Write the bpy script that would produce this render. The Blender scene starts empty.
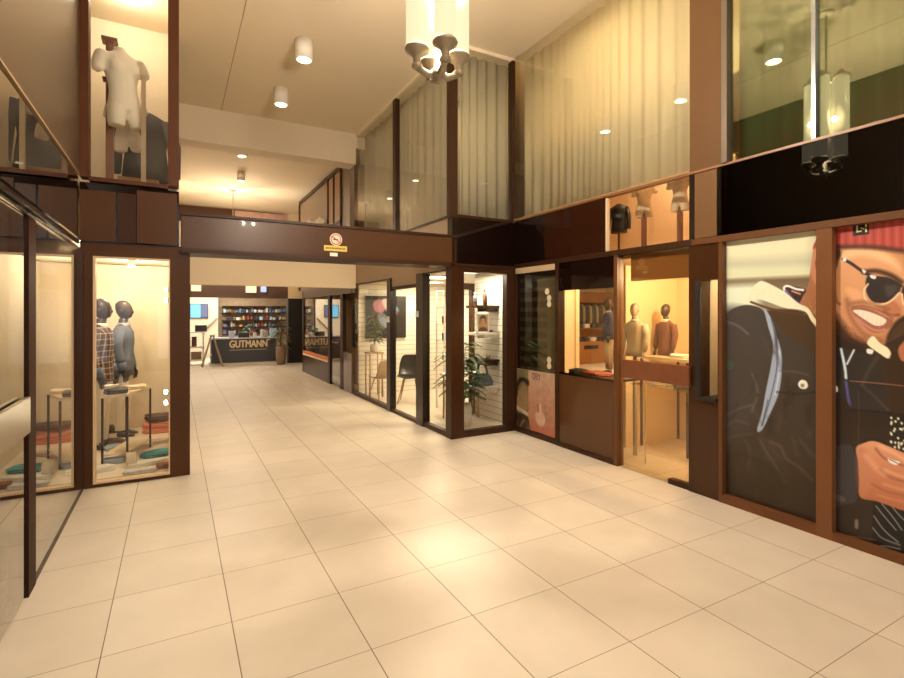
import bpy, bmesh, math, random
import numpy as np
from mathutils import Vector, Matrix
random.seed(7)
C = bpy.context.scene.collection
H = 1.7; F = 503.0; CX = 452.0; V0 = 313.0
TH = math.atan(277/503); SN, CS = math.sin(TH), math.cos(TH)
XL, XR, XK, YK, YB, YG = -.80, 4.32, 3.27, 5.96, 10.05, 17.7
ZB, ZS, ZC, ZC2 = 2.39, 3.04, 5.39, 5.10

# ---------------------------------------------------------------- helpers
def at(u, v, X=None, Y=None, Z=None):
    """a point of the photograph on a plane of the place"""
    r = (u-CX)/F; d = Vector((SN+r*CS, CS-r*SN, (V0-v)/F))
    t = X/d.x if X is not None else Y/d.y if Y is not None else (Z-H)/d.z
    return Vector((d.x*t, d.y*t, H+d.z*t))
def yr(u, X=XR): return at(u, V0, X=X).y
def xk(u, Y=YK): return at(u, V0, Y=Y).x
def lin(c):
    return tuple((x/12.92 if x <= .04045 else ((x+.055)/1.055)**2.4) for x in c)
def rgb(r, g, b): return lin((r/255, g/255, b/255))

MATS = {}
def mat(name, col=(.8,.8,.8), rough=.5, metal=0, spec=.5, emit=None, es=0, coat=0, bump=0, bscale=30, var=0, vscale=4):
    if name in MATS: return MATS[name]
    m = bpy.data.materials.new(name); m.use_nodes = True
    nt = m.node_tree; b = nt.nodes['Principled BSDF']
    b.inputs['Base Color'].default_value = (*col, 1)
    b.inputs['Roughness'].default_value = rough
    b.inputs['Metallic'].default_value = metal
    b.inputs['Specular IOR Level'].default_value = spec
    b.inputs['Coat Weight'].default_value = coat
    b.inputs['Coat Roughness'].default_value = .03
    if emit:
        b.inputs['Emission Color'].default_value = (*emit, 1); b.inputs['Emission Strength'].default_value = es
    if bump or var:
        tc = nt.nodes.new('ShaderNodeTexCoord')
    if bump:
        n = nt.nodes.new('ShaderNodeTexNoise'); n.inputs['Scale'].default_value = bscale
        bp = nt.nodes.new('ShaderNodeBump'); bp.inputs['Strength'].default_value = bump; bp.inputs['Distance'].default_value = .01
        nt.links.new(tc.outputs['Object'], n.inputs['Vector'])
        nt.links.new(n.outputs['Fac'], bp.inputs['Height']); nt.links.new(bp.outputs['Normal'], b.inputs['Normal'])
    if var:
        n = nt.nodes.new('ShaderNodeTexNoise'); n.inputs['Scale'].default_value = vscale; n.inputs['Detail'].default_value = 4
        mx = nt.nodes.new('ShaderNodeMix'); mx.data_type = 'RGBA'
        mx.inputs['A'].default_value = (*[c*(1-var) for c in col], 1); mx.inputs['B'].default_value = (*[min(1, c*(1+var)) for c in col], 1)
        nt.links.new(tc.outputs['Object'], n.inputs['Vector'])
        nt.links.new(n.outputs['Fac'], mx.inputs['Factor']); nt.links.new(mx.outputs['Result'], b.inputs['Base Color'])
    MATS[name] = m
    return m
def glass(name, tint=(1,1,1), base=.05, rough=0, gain=1.0, gcol=(1,1,1)):
    m = bpy.data.materials.new(name); m.use_nodes = True; nt = m.node_tree; nt.nodes.clear()
    N = nt.nodes.new; L = nt.links.new
    o = N('ShaderNodeOutputMaterial'); mx = N('ShaderNodeMixShader'); tr = N('ShaderNodeBsdfTransparent'); gl = N('ShaderNodeBsdfGlossy')
    tr.inputs['Color'].default_value = (*tint, 1); gl.inputs['Roughness'].default_value = rough; gl.inputs['Color'].default_value = (*gcol, 1)
    lw = N('ShaderNodeLayerWeight'); lw.inputs['Blend'].default_value = .5
    p = N('ShaderNodeMath'); p.operation = 'POWER'; p.inputs[1].default_value = 5
    a = N('ShaderNodeMath'); a.operation = 'MULTIPLY_ADD'; a.inputs[1].default_value = gain*(1-base); a.inputs[2].default_value = base; a.use_clamp = True
    L(lw.outputs['Facing'], p.inputs[0]); L(p.outputs[0], a.inputs[0]); L(a.outputs[0], mx.inputs['Fac'])
    L(tr.outputs[0], mx.inputs[1]); L(gl.outputs[0], mx.inputs[2]); L(mx.outputs[0], o.inputs['Surface'])
    MATS[name] = m; return m

class MB:
    def __init__(s): s.v = []; s.f = []; s.mi = []; s.sm = []
    def add(s, vs, fs, mi=0, sm=False):
        o = len(s.v); s.v += [tuple(x) for x in vs]
        for f in fs: s.f.append(tuple(i+o for i in f)); s.mi.append(mi); s.sm.append(sm)
        return s
    def box(s, x0, x1, y0, y1, z0, z1, mi=0):
        x0, x1 = sorted((x0, x1)); y0, y1 = sorted((y0, y1)); z0, z1 = sorted((z0, z1))
        vs = [(x,y,z) for z in (z0,z1) for y in (y0,y1) for x in (x0,x1)]
        return s.add(vs, [(0,2,3,1),(4,5,7,6),(0,1,5,4),(2,6,7,3),(0,4,6,2),(1,3,7,5)], mi)
    def tube(s, pts, rad, n=12, cap=True, mi=0, sx=1, sm=True):
        pts = [Vector(p) for p in pts]
        if not isinstance(rad, (list, tuple)): rad = [rad]*len(pts)
        vs = []; up = None
        for i, p in enumerate(pts):
            t = (pts[min(i+1, len(pts)-1)]-pts[max(i-1, 0)]).normalized()
            if up is None:
                up = Vector((0,0,1)) if abs(t.z) < .9 else Vector((1,0,0))
            a = (up - t*up.dot(t)).normalized(); b = t.cross(a); up = a
            for k in range(n):
                w = 2*math.pi*k/n
                vs.append(p + a*math.cos(w)*rad[i] + b*math.sin(w)*rad[i]*sx)
        fs = [(i*n+k, i*n+(k+1)%n, (i+1)*n+(k+1)%n, (i+1)*n+k) for i in range(len(pts)-1) for k in range(n)]
        s.add(vs, fs, mi, sm)
        if cap:
            o = len(s.v)-len(vs)
            s.f.append(tuple(o+k for k in reversed(range(n)))); s.mi.append(mi); s.sm.append(False)
            s.f.append(tuple(o+(len(pts)-1)*n+k for k in range(n))); s.mi.append(mi); s.sm.append(False)
        return s
    def lathe(s, prof, c=(0,0,0), n=24, mi=0, cap=True):
        return s.tube_z([(c[0], c[1], c[2]+z, r, r) for r, z in prof], n, mi, cap)
    def tube_z(s, rings, n=20, mi=0, cap=True, sm=True):      # rings of x, y, z, rx, ry
        vs = [(x+rx*math.cos(2*math.pi*k/n), y+ry*math.sin(2*math.pi*k/n), z) for x,y,z,rx,ry in rings for k in range(n)]
        m = len(rings)
        fs = [(i*n+k, i*n+(k+1)%n, (i+1)*n+(k+1)%n, (i+1)*n+k) for i in range(m-1) for k in range(n)]
        s.add(vs, fs, mi, sm)
        if cap:
            o = len(s.v)-len(vs)
            s.f.append(tuple(o+k for k in reversed(range(n)))); s.f.append(tuple(o+(m-1)*n+k for k in range(n)))
            s.mi += [mi, mi]; s.sm += [False, False]
        return s
    def ball(s, c, r, n=14, mi=0):
        rx, ry, rz = (r, r, r) if not isinstance(r, (tuple, list)) else r
        m = n//2+1
        rings = [(c[0], c[1], c[2]-rz*math.cos(math.pi*i/m), max(1e-4, rx*math.sin(math.pi*i/m)), max(1e-4, ry*math.sin(math.pi*i/m))) for i in range(m+1)]
        return s.tube_z(rings, n, mi, True)
    def build(s, name, m, parent=None, world=True, bevel=0, sub=0):
        me = bpy.data.meshes.new(name)
        off = parent.matrix_world.translation if (parent and world) else Vector((0,0,0))
        if parent and world: off = Vector(wl(parent))
        me.from_pydata([tuple(Vector(v)-off) for v in s.v], [], s.f)
        for mm in (m if isinstance(m, (list, tuple)) else [m]): me.materials.append(mm)
        me.polygons.foreach_set('material_index', s.mi); me.polygons.foreach_set('use_smooth', s.sm)
        me.update()
        o = bpy.data.objects.new(name, me); C.objects.link(o); o.parent = parent
        if not parent and world:                      # put the origin at the base of the thing
            if s.v:
                a = np.array(s.v); c = Vector(((a[:,0].min()+a[:,0].max())/2, (a[:,1].min()+a[:,1].max())/2, a[:,2].min()))
                me.transform(Matrix.Translation(-c)); o.location = c
        if bevel:
            b = o.modifiers.new('bevel', 'BEVEL'); b.width = bevel; b.segments = 2; b.limit_method = 'ANGLE'
        if sub:
            b = o.modifiers.new('sub', 'SUBSURF'); b.levels = sub; b.render_levels = sub
        return o
def wl(o):
    v = Vector((0,0,0))
    while o: v = v + o.location; o = o.parent
    return v
def tag(o, label, cat, group=None, kind=None):
    o['label'] = label; o['category'] = cat
    if group: o['group'] = group
    if kind: o['kind'] = kind
    return o
def thing(name, label, cat, loc=(0,0,0), rz=0, group=None, s=1):
    o = bpy.data.objects.new(name, None); C.objects.link(o); o.location = loc; o.rotation_euler[2] = rz; o.scale = (s,s,s)
    o.empty_display_size = .1
    return tag(o, label, cat, group)
def struct(o, label=None):
    o['kind'] = 'structure'
    if label: o['label'] = label
    return o
def sroot(name, loc=(0,0,0), label=None):
    o = bpy.data.objects.new(name, None); C.objects.link(o); o.location = loc; return struct(o, label)
def B(*a): return MB().box(*a)
def kids(o): return [c for c in C.objects if c.parent == o]
def dup(o, loc, rz=None, label=None, group=None, parent=None, s=None):
    r = o.copy(); C.objects.link(r)
    if parent is not None: r.parent = parent
    else:
        r.location = loc
        if rz is not None: r.rotation_euler[2] = rz
        if s: r.scale = (s,s,s)
    if label: r['label'] = label
    if group: r['group'] = group
    for ch in kids(o): dup(ch, None, parent=r)
    return r
def area(name, loc, size, power, col=(1,.8,.55), rot=(0,0,0), parent=None, shape='RECTANGLE', sy=None):
    l = bpy.data.lights.new(name, 'AREA'); l.energy = power; l.color = col; l.size = size; l.shape = shape; l.size_y = sy or size
    o = bpy.data.objects.new(name, l); C.objects.link(o); o.location = loc; o.rotation_euler = rot; o.parent = parent; return o
def spot(name, loc, power, col=(1,.8,.55), ang=110, blend=.6, r=.05, parent=None, rot=(0,0,0)):
    l = bpy.data.lights.new(name, 'SPOT'); l.energy = power; l.color = col; l.spot_size = math.radians(ang); l.spot_blend = blend; l.shadow_soft_size = r
    o = bpy.data.objects.new(name, l); C.objects.link(o); o.location = loc; o.rotation_euler = rot; o.parent = parent; return o
def point(name, loc, power, col=(1,.8,.55), r=.1, parent=None):
    l = bpy.data.lights.new(name, 'POINT'); l.energy = power; l.color = col; l.shadow_soft_size = r
    o = bpy.data.objects.new(name, l); C.objects.link(o); o.location = loc; o.parent = parent; return o

# ---------------------------------------------------------------- materials
WARM_ = (1, .72, .42)
plaster = mat('cream_plaster', (.84,.73,.55), .85)
ceilm = mat('ceiling_plaster', (.82,.71,.53), .9)
white = mat('white_paint', (.86,.82,.74), .6)
brown = mat('brown_lacquer', (.042,.015,.005), .3, spec=.22, coat=.03, var=.12, vscale=2)
brown2 = mat('mid_brown_lacquer', (.072,.029,.010), .38, spec=.2, coat=.02, var=.1, vscale=2)
bronze = mat('bronze_anodised', (.038,.015,.006), .4, spec=.25)
frame_m = mat('light_bronze_frame', (.12,.050,.019), .4, spec=.25)
tan = mat('tan_lacquer', (.15,.08,.035), .4, spec=.25)
bulk_m = mat('bulkhead_brown', (.075,.033,.013), .25, spec=.3, coat=.06)
black = mat('black_gloss', (.008,.003,.002), .06, coat=.12, spec=.45)
blackm = mat('black_matt', (.012,.010,.009), .5)
charc = mat('charcoal', (.05,.052,.058), .45)
steel = mat('brushed_steel', (.62,.58,.52), .3, metal=1)
brass = mat('aged_brass', (.40,.34,.24), .45, metal=.3)
chrome = mat('chrome', (.8,.78,.74), .12, metal=1)
wood = mat('red_brown_wood', (.17,.055,.022), .35, var=.25, vscale=6)
lwood = mat('oak_wood', (.45,.27,.12), .5, var=.2, vscale=6)
plast = mat('plaster_cast', (.86,.79,.67), .6)
skin_dark = mat('dark_mannequin', (.05,.030,.024), .45)
leaf = mat('leaf_green', (.07,.14,.035), .45, var=.4, vscale=9)
leaf2 = mat('olive_leaf', (.13,.17,.05), .5, var=.3, vscale=9)
cer = mat('white_ceramic', (.75,.70,.62), .3)
terra = mat('brown_planter', (.23,.15,.10), .6)
G_clear = glass('clear_glass', (.97,.97,.95), .035)
G_refl = glass('reflective_glass', (.92,.90,.84), .02, gain=.3)
G_up = glass('coated_glass', (.97,.97,.93), .08)
G_mirror = glass('dark_mirror_glass', (.12,.10,.08), .32, gain=1.6)
G_mid = glass('sidelight_glass', (.62,.60,.54), .16, gain=1.4)
G_tint = glass('smoked_glass', (.50,.42,.33), .10)
tubem = mat('pendant_opal_glass', (.12,.11,.085), .3, emit=(1,.82,.50), es=.85)
lensm = mat('lamp_lens', (1,1,1), .3, emit=(1,.86,.62), es=9)
panelm = mat('light_panel', (1,1,1), .3, emit=(1,.9,.72), es=3)

def floor_mat():
    m = bpy.data.materials.new('floor_tiles'); m.use_nodes = True; nt = m.node_tree; b = nt.nodes['Principled BSDF']
    N = nt.nodes.new; L = nt.links.new
    g = N('ShaderNodeNewGeometry'); sp = N('ShaderNodeSeparateXYZ'); L(g.outputs['Position'], sp.inputs[0])
    outs = []; cells = []
    for ax, x0, p, w in (('X', .274, .596, .0026), ('Y', 1.836, .5865, .0018)):
        a = N('ShaderNodeMath'); a.operation = 'SUBTRACT'; a.inputs[1].default_value = x0; L(sp.outputs[ax], a.inputs[0])
        d = N('ShaderNodeMath'); d.operation = 'DIVIDE'; d.inputs[1].default_value = p; L(a.outputs[0], d.inputs[0])
        fl = N('ShaderNodeMath'); fl.operation = 'FLOOR'; L(d.outputs[0], fl.inputs[0]); cells.append(fl)
        pp = N('ShaderNodeMath'); pp.operation = 'PINGPONG'; pp.inputs[1].default_value = .5; L(d.outputs[0], pp.inputs[0])
        lt = N('ShaderNodeMath'); lt.operation = 'LESS_THAN'; lt.inputs[1].default_value = w/p; L(pp.outputs[0], lt.inputs[0]); outs.append(lt)
    mxx = N('ShaderNodeMath'); mxx.operation = 'MAXIMUM'; L(outs[0].outputs[0], mxx.inputs[0]); L(outs[1].outputs[0], mxx.inputs[1])
    cb = N('ShaderNodeCombineXYZ'); L(cells[0].outputs[0], cb.inputs[0]); L(cells[1].outputs[0], cb.inputs[1])
    wn = N('ShaderNodeTexWhiteNoise'); L(cb.outputs[0], wn.inputs['Vector'])
    no = N('ShaderNodeTexNoise'); no.inputs['Scale'].default_value = 3.5; no.inputs['Detail'].default_value = 6; L(g.outputs['Position'], no.inputs['Vector'])
    ad = N('ShaderNodeMath'); ad.operation = 'MULTIPLY_ADD'; ad.inputs[1].default_value = .35; L(wn.outputs['Value'], ad.inputs[0]); L(no.outputs['Fac'], ad.inputs[2])
    c1 = N('ShaderNodeMix'); c1.data_type = 'RGBA'; c1.inputs['A'].default_value = (.60,.53,.435,1); c1.inputs['B'].default_value = (.73,.65,.545,1)
    L(ad.outputs[0], c1.inputs['Factor'])
    c2 = N('ShaderNodeMix'); c2.data_type = 'RGBA'; c2.inputs['B'].default_value = (.16,.11,.07,1)
    L(mxx.outputs[0], c2.inputs['Factor']); L(c1.outputs['Result'], c2.inputs['A']); L(c2.outputs['Result'], b.inputs['Base Color'])
    b.inputs['Roughness'].default_value = .40; b.inputs['Specular IOR Level'].default_value = .4
    return m
floorm = floor_mat()
def curtain_mat(name, col, trans=.5):
    m = bpy.data.materials.new(name); m.use_nodes = True; nt = m.node_tree; nt.nodes.clear(); N = nt.nodes.new; L = nt.links.new
    o = N('ShaderNodeOutputMaterial'); mx = N('ShaderNodeMixShader'); mx.inputs[0].default_value = trans
    d = N('ShaderNodeBsdfDiffuse'); t = N('ShaderNodeBsdfTranslucent'); d.inputs[0].default_value = (*col,1); t.inputs[0].default_value = (*col,1)
    L(d.outputs[0], mx.inputs[1]); L(t.outputs[0], mx.inputs[2]); L(mx.outputs[0], o.inputs[0]); return m
sheer = curtain_mat('sheer_cream', (.86,.80,.62), .4)
sheer2 = curtain_mat('sheer_grey', (.66,.62,.52), .4)
green_c = curtain_mat('green_curtain', (.22,.38,.25), .2)
def stripe_mat(name, c1, c2, scale, axis='Z', duty=.5, rough=.6):
    m = bpy.data.materials.new(name); m.use_nodes = True; nt = m.node_tree; b = nt.nodes['Principled BSDF']; N = nt.nodes.new; L = nt.links.new
    tc = N('ShaderNodeTexCoord'); sp = N('ShaderNodeSeparateXYZ'); L(tc.outputs['Object'], sp.inputs[0])
    a = N('ShaderNodeMath'); a.operation = 'MULTIPLY'; a.inputs[1].default_value = scale; L(sp.outputs[axis], a.inputs[0])
    f = N('ShaderNodeMath'); f.operation = 'FRACT'; L(a.outputs[0], f.inputs[0])
    g = N('ShaderNodeMath'); g.operation = 'LESS_THAN'; g.inputs[1].default_value = duty; L(f.outputs[0], g.inputs[0])
    mx = N('ShaderNodeMix'); mx.data_type = 'RGBA'; mx.inputs['A'].default_value = (*c1,1); mx.inputs['B'].default_value = (*c2,1)
    L(g.outputs[0], mx.inputs['Factor']); L(mx.outputs['Result'], b.inputs['Base Color']); b.inputs['Roughness'].default_value = rough; return m
def plaid_mat(name, base, l1, scale):
    m = bpy.data.materials.new(name); m.use_nodes = True; nt = m.node_tree; b = nt.nodes['Principled BSDF']; N = nt.nodes.new; L = nt.links.new
    tc = N('ShaderNodeTexCoord'); sp = N('ShaderNodeSeparateXYZ'); L(tc.outputs['Object'], sp.inputs[0]); g = []
    for ax in 'XYZ':
        a = N('ShaderNodeMath'); a.operation = 'MULTIPLY'; a.inputs[1].default_value = scale; L(sp.outputs[ax], a.inputs[0])
        f = N('ShaderNodeMath'); f.operation = 'FRACT'; L(a.outputs[0], f.inputs[0])
        q = N('ShaderNodeMath'); q.operation = 'LESS_THAN'; q.inputs[1].default_value = .2; L(f.outputs[0], q.inputs[0]); g.append(q)
    x = N('ShaderNodeMath'); x.operation = 'ADD'; L(g[1].outputs[0], x.inputs[0]); L(g[2].outputs[0], x.inputs[1])
    y = N('ShaderNodeMath'); y.operation = 'MULTIPLY'; y.inputs[1].default_value = .5; y.use_clamp = True; L(x.outputs[0], y.inputs[0])
    mx = N('ShaderNodeMix'); mx.data_type = 'RGBA'; mx.inputs['A'].default_value = (*base,1); mx.inputs['B'].default_value = (*l1,1)
    L(y.outputs[0], mx.inputs['Factor']); L(mx.outputs['Result'], b.inputs['Base Color']); b.inputs['Roughness'].default_value = .9; return m
slat = stripe_mat('slatwall_white', (.85,.80,.70), (.30,.25,.20), 10, 'Z', .08)
blindm = stripe_mat('striped_blind', (.06,.055,.038), (.24,.215,.15), 7.2, 'Z', .42)
brickm = mat('shop_back_wall', (.42,.31,.20), .8, var=.3, vscale=7)

# ---------------------------------------------------------------- setting: floor, ceiling, outer shell
struct(B(-7, 15, -6, 24, -.1, 0).build('floor', floorm))
def slab(name, m, *b): return struct(B(*b).build(name, m))
slab('ceiling', ceilm, -7, 15, -6, YB, ZC, ZC+.12)
slab('ceiling', ceilm, -7, 15, YB+.01, 24, ZC2, ZC2+.41)
slab('wall_light_shell_left', plaster, -7.1, -7, -6, 24, -.1, 5.6)  # unseen shell walls on three sides, added to stop world light leaking in
slab('wall_light_shell_right', plaster, 15, 15.1, -6, 24, -.1, 5.6)
slab('wall_light_shell_far', plaster, -7, 15, 24, 24.1, -.1, 5.6)
jx = at(222, 107, Z=ZC).x
slab('trim_1', mat('ceiling_joint', (.45,.36,.25), .9), jx-.006, jx+.006, -5, YB, ZC-.004, ZC)  # thin darker strip along the ceiling joint
# rear end of the passage behind the camera: wall with tall windows to the street
yb = -5.0
rw = MB()
cols = [(-.8,-.45),(.75,1.0),(2.25,2.5),(4.0,4.4)]
for a, b in cols: rw.box(a, b, yb-.15, yb, 0, ZC)
rw.box(-.8, 4.4, yb-.149, yb-.001, 0, .35); rw.box(-.8, 4.4, yb-.149, yb-.001, 2.35, 2.75); rw.box(-.8, 4.4, yb-.149, yb-.001, 4.9, ZC)
struct(rw.build('wall_back', bronze))
slab('wall_back_left', plaster, -7, -.8, -5.15, -5.0, 0, ZC)
slab('wall_back_right', plaster, 4.4, 15, -5.15, -5.0, 0, ZC)

# beam and hanging fascia at the far end of the tall hall
zb = at(178, 138, Y=YB).z
slab('trim_2', mat('beam_plaster', (.74,.64,.48), .85), XL-.05, XK, YB, YB+.42, zb, ZC+.05)
zf = at(190, 284, Y=YB).z
slab('trim_3', mat('fascia_plaster', (.88,.74,.52), .6), -1.5, XK, YB, YB+.25, zf, 3.05)

# bulkhead beam
z0 = at(188, 250, Y=YK).z; z1 = at(180, 215, Y=YK).z
x0 = xk(181)
bk = sroot('trim_4', (x0, YK, z0))
B(x0, XK+.02, YK-.02, YK+.35, z0, z1).build('bulkhead_panel', bulk_m, bk, bevel=.006)
B(x0, XK+.02, YK-.045, YK+.36, z0-.035, z0+.012).build('lower_edge', bronze, bk)
B(x0, XK+.02, YK-.035, YK+.36, z1, z1+.03).build('upper_edge', bronze, bk)

# ---------------------------------------------------------------- LEFT: display facade on YK
VX0 = XL; XV = xk(190); XU = xk(179)
def kz(u, v): return at(u, v, Y=YK).z
u_ = MB()
wx0, wx1 = xk(93), xk(170)
wz1 = kz(93, 256); wz0 = kz(170, 474)
u_.box(VX0, wx0, YK, YK+.12, 0, 2.39); u_.box(wx1, XV, YK, YK+.12, 0, 2.39)
u_.box(wx0, wx1, YK, YK+.12, 0, wz0+.01); u_.box(wx0, wx1, YK, YK+.12, wz1, 2.39)
struct(u_.build('wall_display_front', brown2))
w = sroot('window_1', (wx0, YK, wz0))
B(wx0, wx1, YK+.05, YK+.058, wz0, wz1).build('pane', G_clear, w)
fm = MB()
for a in ((wx0, wx0+.02), (wx1-.012, wx1)): fm.box(a[0], a[1], YK-.012, YK+.07, wz0, wz1)
fm.box(wx0, wx1, YK-.013, YK+.07, wz0, wz0+.02); fm.box(wx0, wx1, YK-.013, YK+.07, wz1-.015, wz1)
fm.build('window_frame', mat('cream_reveal', (.70,.52,.34), .5), w)
# dark band between the storeys
pm = MB()
pm.box(VX0, XU, YK-.02, YK+.1, 2.39, kz(178, 190)-.02)
struct(pm.build('trim_5', black))
for i, (a, b_, vv0, vv1, m_) in enumerate([(80, 116, 252, 190, brown2), (118, 136, 250, 192, brown), (137, 177, 250, 192, brown2)]):
    struct(B(xk(a), xk(b_), YK-.035, YK-.021, 2.40, kz(b_, vv1)-.03).build('trim_%d' % (6+i), m_))
# upper display window
uz0 = kz(178, 187); ux0, ux1 = xk(89), xk(168)
fr = MB(); fr.box(VX0, ux0, YK-.03, YK+.12, uz0, ZC); fr.box(ux1, XU, YK-.01, YK+.12, uz0, ZC); fr.box(ux0, ux1, YK-.02, YK+.12, uz0-.03, uz0+.01)
struct(fr.build('wall_upper_display', mat('red_brown_frame', (.085,.028,.010), .45, spec=.2)))
w = sroot('window_2', (ux0, YK, uz0))
B(ux0, ux1, YK+.05, YK+.058, uz0, ZC).build('pane', G_clear, w)
ncm = mat('niche_cream', (.86,.76,.60), .8)
slab('wall_upper_niche_back', ncm, -2.2, XU-.08, YK+1.7, YK+1.78, uz0-.02, ZC); slab('wall_upper_niche_left', ncm, -2.28, -2.2, YK+.12, YK+1.78, uz0-.02, ZC); slab('wall_upper_niche_right', ncm, XU-.08, XU-.01, YK+.12, YK+1.78, uz0-.02, ZC)
slab('floor_upper_niche', ncm, -2.28, XU-.01, YK+.12, YK+1.78, uz0-.08, uz0-.02)

# things in the upper display
def upt(u, v, dy): return at(u, v, Y=YK+dy)
def clean_mesh(o, vox=.018, smooth=6):
    r = o.modifiers.new('r', 'REMESH'); r.mode = 'VOXEL'; r.voxel_size = vox; r.use_smooth_shade = True
    s = o.modifiers.new('s', 'SMOOTH'); s.iterations = smooth; s.factor = .5
    dg = bpy.context.evaluated_depsgraph_get(); dg.update()
    me = bpy.data.meshes.new_from_object(o.evaluated_get(dg)); o.modifiers.clear(); o.data = me
    return o
def torso_mesh(frill=False):
    """headless male torso in local space, facing -Y, hips at z=0, shoulders near .66"""
    b = MB()
    b.tube_z([(0,0,.10,.155,.105),(0,0,.18,.165,.11),(0,0,.27,.145,.10),(0,0,.36,.145,.10),(0,-.005,.46,.175,.115),(0,-.005,.55,.195,.12),(0,0,.62,.175,.10),(0,0,.66,.09,.07)], 20)
    for s in (-1,1):
        b.ball((s*.075,-.085,.50), (.085,.05,.065)); b.ball((s*.19,0,.585), (.075,.07,.075)); b.ball((s*.085,.01,.11), (.095,.105,.11))
        b.tube([(s*.085,0,.12),(s*.10,-.005,.02),(s*.105,-.005,-.06)], [.095,.09,.082], 16)
        b.ball((s*.03,-.085,.385), (.032,.022,.03)); b.ball((s*.03,-.085,.315), (.032,.022,.03))
        b.ball((s*.07,.08,.13), (.08,.06,.09))
    b.tube([(-.19,0,.6),(-.235,.01,.50),(-.25,0,.44)], [.07,.06,.052], 14)
    b.tube([(.19,0,.6),(.24,0,.52),(.25,-.02,.47)], [.07,.06,.05], 14)
    b.tube([(0,0,.62),(0,-.005,.72)], [.065,.058], 14)
    if frill:
        for k in range(10):
            a = 2*math.pi*k/10; b.ball((.20*math.cos(a), .12*math.sin(a), .66+.015*(k % 2)), (.075,.06,.05))
    return b
zt = upt(126, 128, .5); zh = upt(126, 50, .5)
s_t = (zh.z-zt.z)/.78
t1 = torso_mesh().build('plaster_torso', plast, None, world=False); clean_mesh(t1)
t1.location = (zt.x, zt.y, zt.z+.06*s_t); t1.scale = (s_t*.88,s_t,s_t); t1.rotation_euler = (0, math.radians(-5), math.radians(28))
tag(t1, 'white plaster male torso hung high on the wooden post in the upper left display', 'torso')
p2 = upt(129, 152, .85)
t2 = t1.copy(); C.objects.link(t2); t2.location = (p2.x, p2.y, p2.z+.05); t2.rotation_euler[2] = math.radians(-15); t2.scale = (s_t*.72,)*3
tag(t2, 'smaller white plaster torso half hidden below and behind the large one', 'torso')
def post_thing(u0, u1, vtop, dy, m, label, zbase, cap=True):
    a = upt(u0, vtop, dy); b = upt(u1, vtop, dy); w_ = b.x-a.x; cx_ = (a.x+b.x)/2
    t = thing('display_post', label, 'post', (cx_, YK+dy, zbase))
    B(cx_-w_/2, cx_+w_/2, YK+dy-w_/2, YK+dy+w_/2, zbase, a.z).build('shaft', m, t, bevel=.004)
    if cap:
        B(cx_-w_, cx_+w_, YK+dy-w_, YK+dy+w_, a.z, a.z+.035).build('cap', m, t)
        B(cx_-w_*.9, cx_+w_*.6, YK+dy-w_*.7, YK+dy+w_*.7, a.z-.42, a.z-.395).build('bracket', m, t)
    return t
post_thing(106, 114, 42, .62, wood, 'tall red-brown wooden post with cap behind the plaster torsos in the upper display', uz0-.02)
post_thing(141, 146, 75, .45, mat('cream_post', (.80,.66,.48), .5), 'slim cream post in front of the dark jacket in the upper display', uz0-.02, False)
def jacket_mesh(w=.24, hgt=.72, depth=.11):
    b = MB()
    b.tube_z([(0,0,0,w,depth),(0,0,.2*hgt,w*.95,depth),(0,0,.45*hgt,w*.86,depth*.9),(0,0,.75*hgt,w*.98,depth),(0,0,.9*hgt,w*.9,depth*.85),(0,0,.97*hgt,w*.5,depth*.6),(0,0,hgt,w*.28,depth*.5)], 24)
    return b
navy = mat('navy_cloth', (.055,.055,.075), .9, bump=.3)
jp = upt(146, 181, 1.2)
jt = thing('hanging_jacket', 'dark navy jacket on display behind the cream post in the upper left window', 'jacket', (jp.x, jp.y, jp.z))
jacket_mesh(.25,.82).build('jacket_body', navy, jt, world=False)
for s in (-1,1): MB().tube([(s*.2,0,.72),(s*.30,-.02,.45),(s*.31,-.05,.05)], [.085,.075,.06], 14).build('sleeve', navy, jt, world=False)
B(jp.x-.28, jp.x+.14, jp.y-.12, jp.y+.12, uz0-.02, jp.z-.0).build('display_plinth', mat('tan_plinth', (.42,.23,.10), .5)) 
tag(C.objects['display_plinth'], 'low tan plinth under the navy jacket in the upper left window', 'plinth')

# lower vitrine enclosure
vb = MB()
vb.box(-3.4, .10, YK+2.7, YK+2.78, 0, 2.39); vb.box(-3.48, -3.4, YK+.1, YK+2.78, 0, 2.39); vb.box(.06, .13, YK+.12, YK+2.78, 0, 2.39)
struct(vb.build('wall_vitrine', mat('vitrine_cream', (.84,.74,.58), .7)))
slab('trim_9', plaster, -3.48, XU-.01, YK+.12, YK+2.78, 2.40, 2.46)
slab('floor_vitrine', mat('vitrine_floor', (.80,.72,.60), .4), -3.4, .06, YK+.12, YK+2.7, 0, .03)

# table
def frame_table(name, label, corners, z, shelf, mt, mtop, r=.011, cat='table'):
    cx_ = sum(c[0] for c in corners)/4; cy_ = sum(c[1] for c in corners)/4
    t = thing(name, label, cat, (cx_, cy_, .03))
    vs = [(c[0], c[1], zz) for zz in (z-.03, z) for c in corners]
    MB().add(vs, [(3,2,1,0),(4,5,6,7),(0,1,5,4),(1,2,6,5),(2,3,7,6),(3,0,4,7)]).build('table_top', mtop, t)
    for c in corners: B(c[0]-r, c[0]+r, c[1]-r, c[1]+r, .03, z-.03).build('leg', mt, t)
    if shelf:
        vs = [(c[0], c[1], zz) for zz in (shelf-.02, shelf) for c in corners]
        MB().add(vs, [(3,2,1,0),(4,5,6,7),(0,1,5,4),(1,2,6,5),(2,3,7,6),(3,0,4,7)]).build('lower_shelf', mtop, t)
    return t
A_ = (-.70,6.70); B_ = (-.47,6.72); D_ = (-.52,7.30); C_ = (-.27,7.30)
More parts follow.
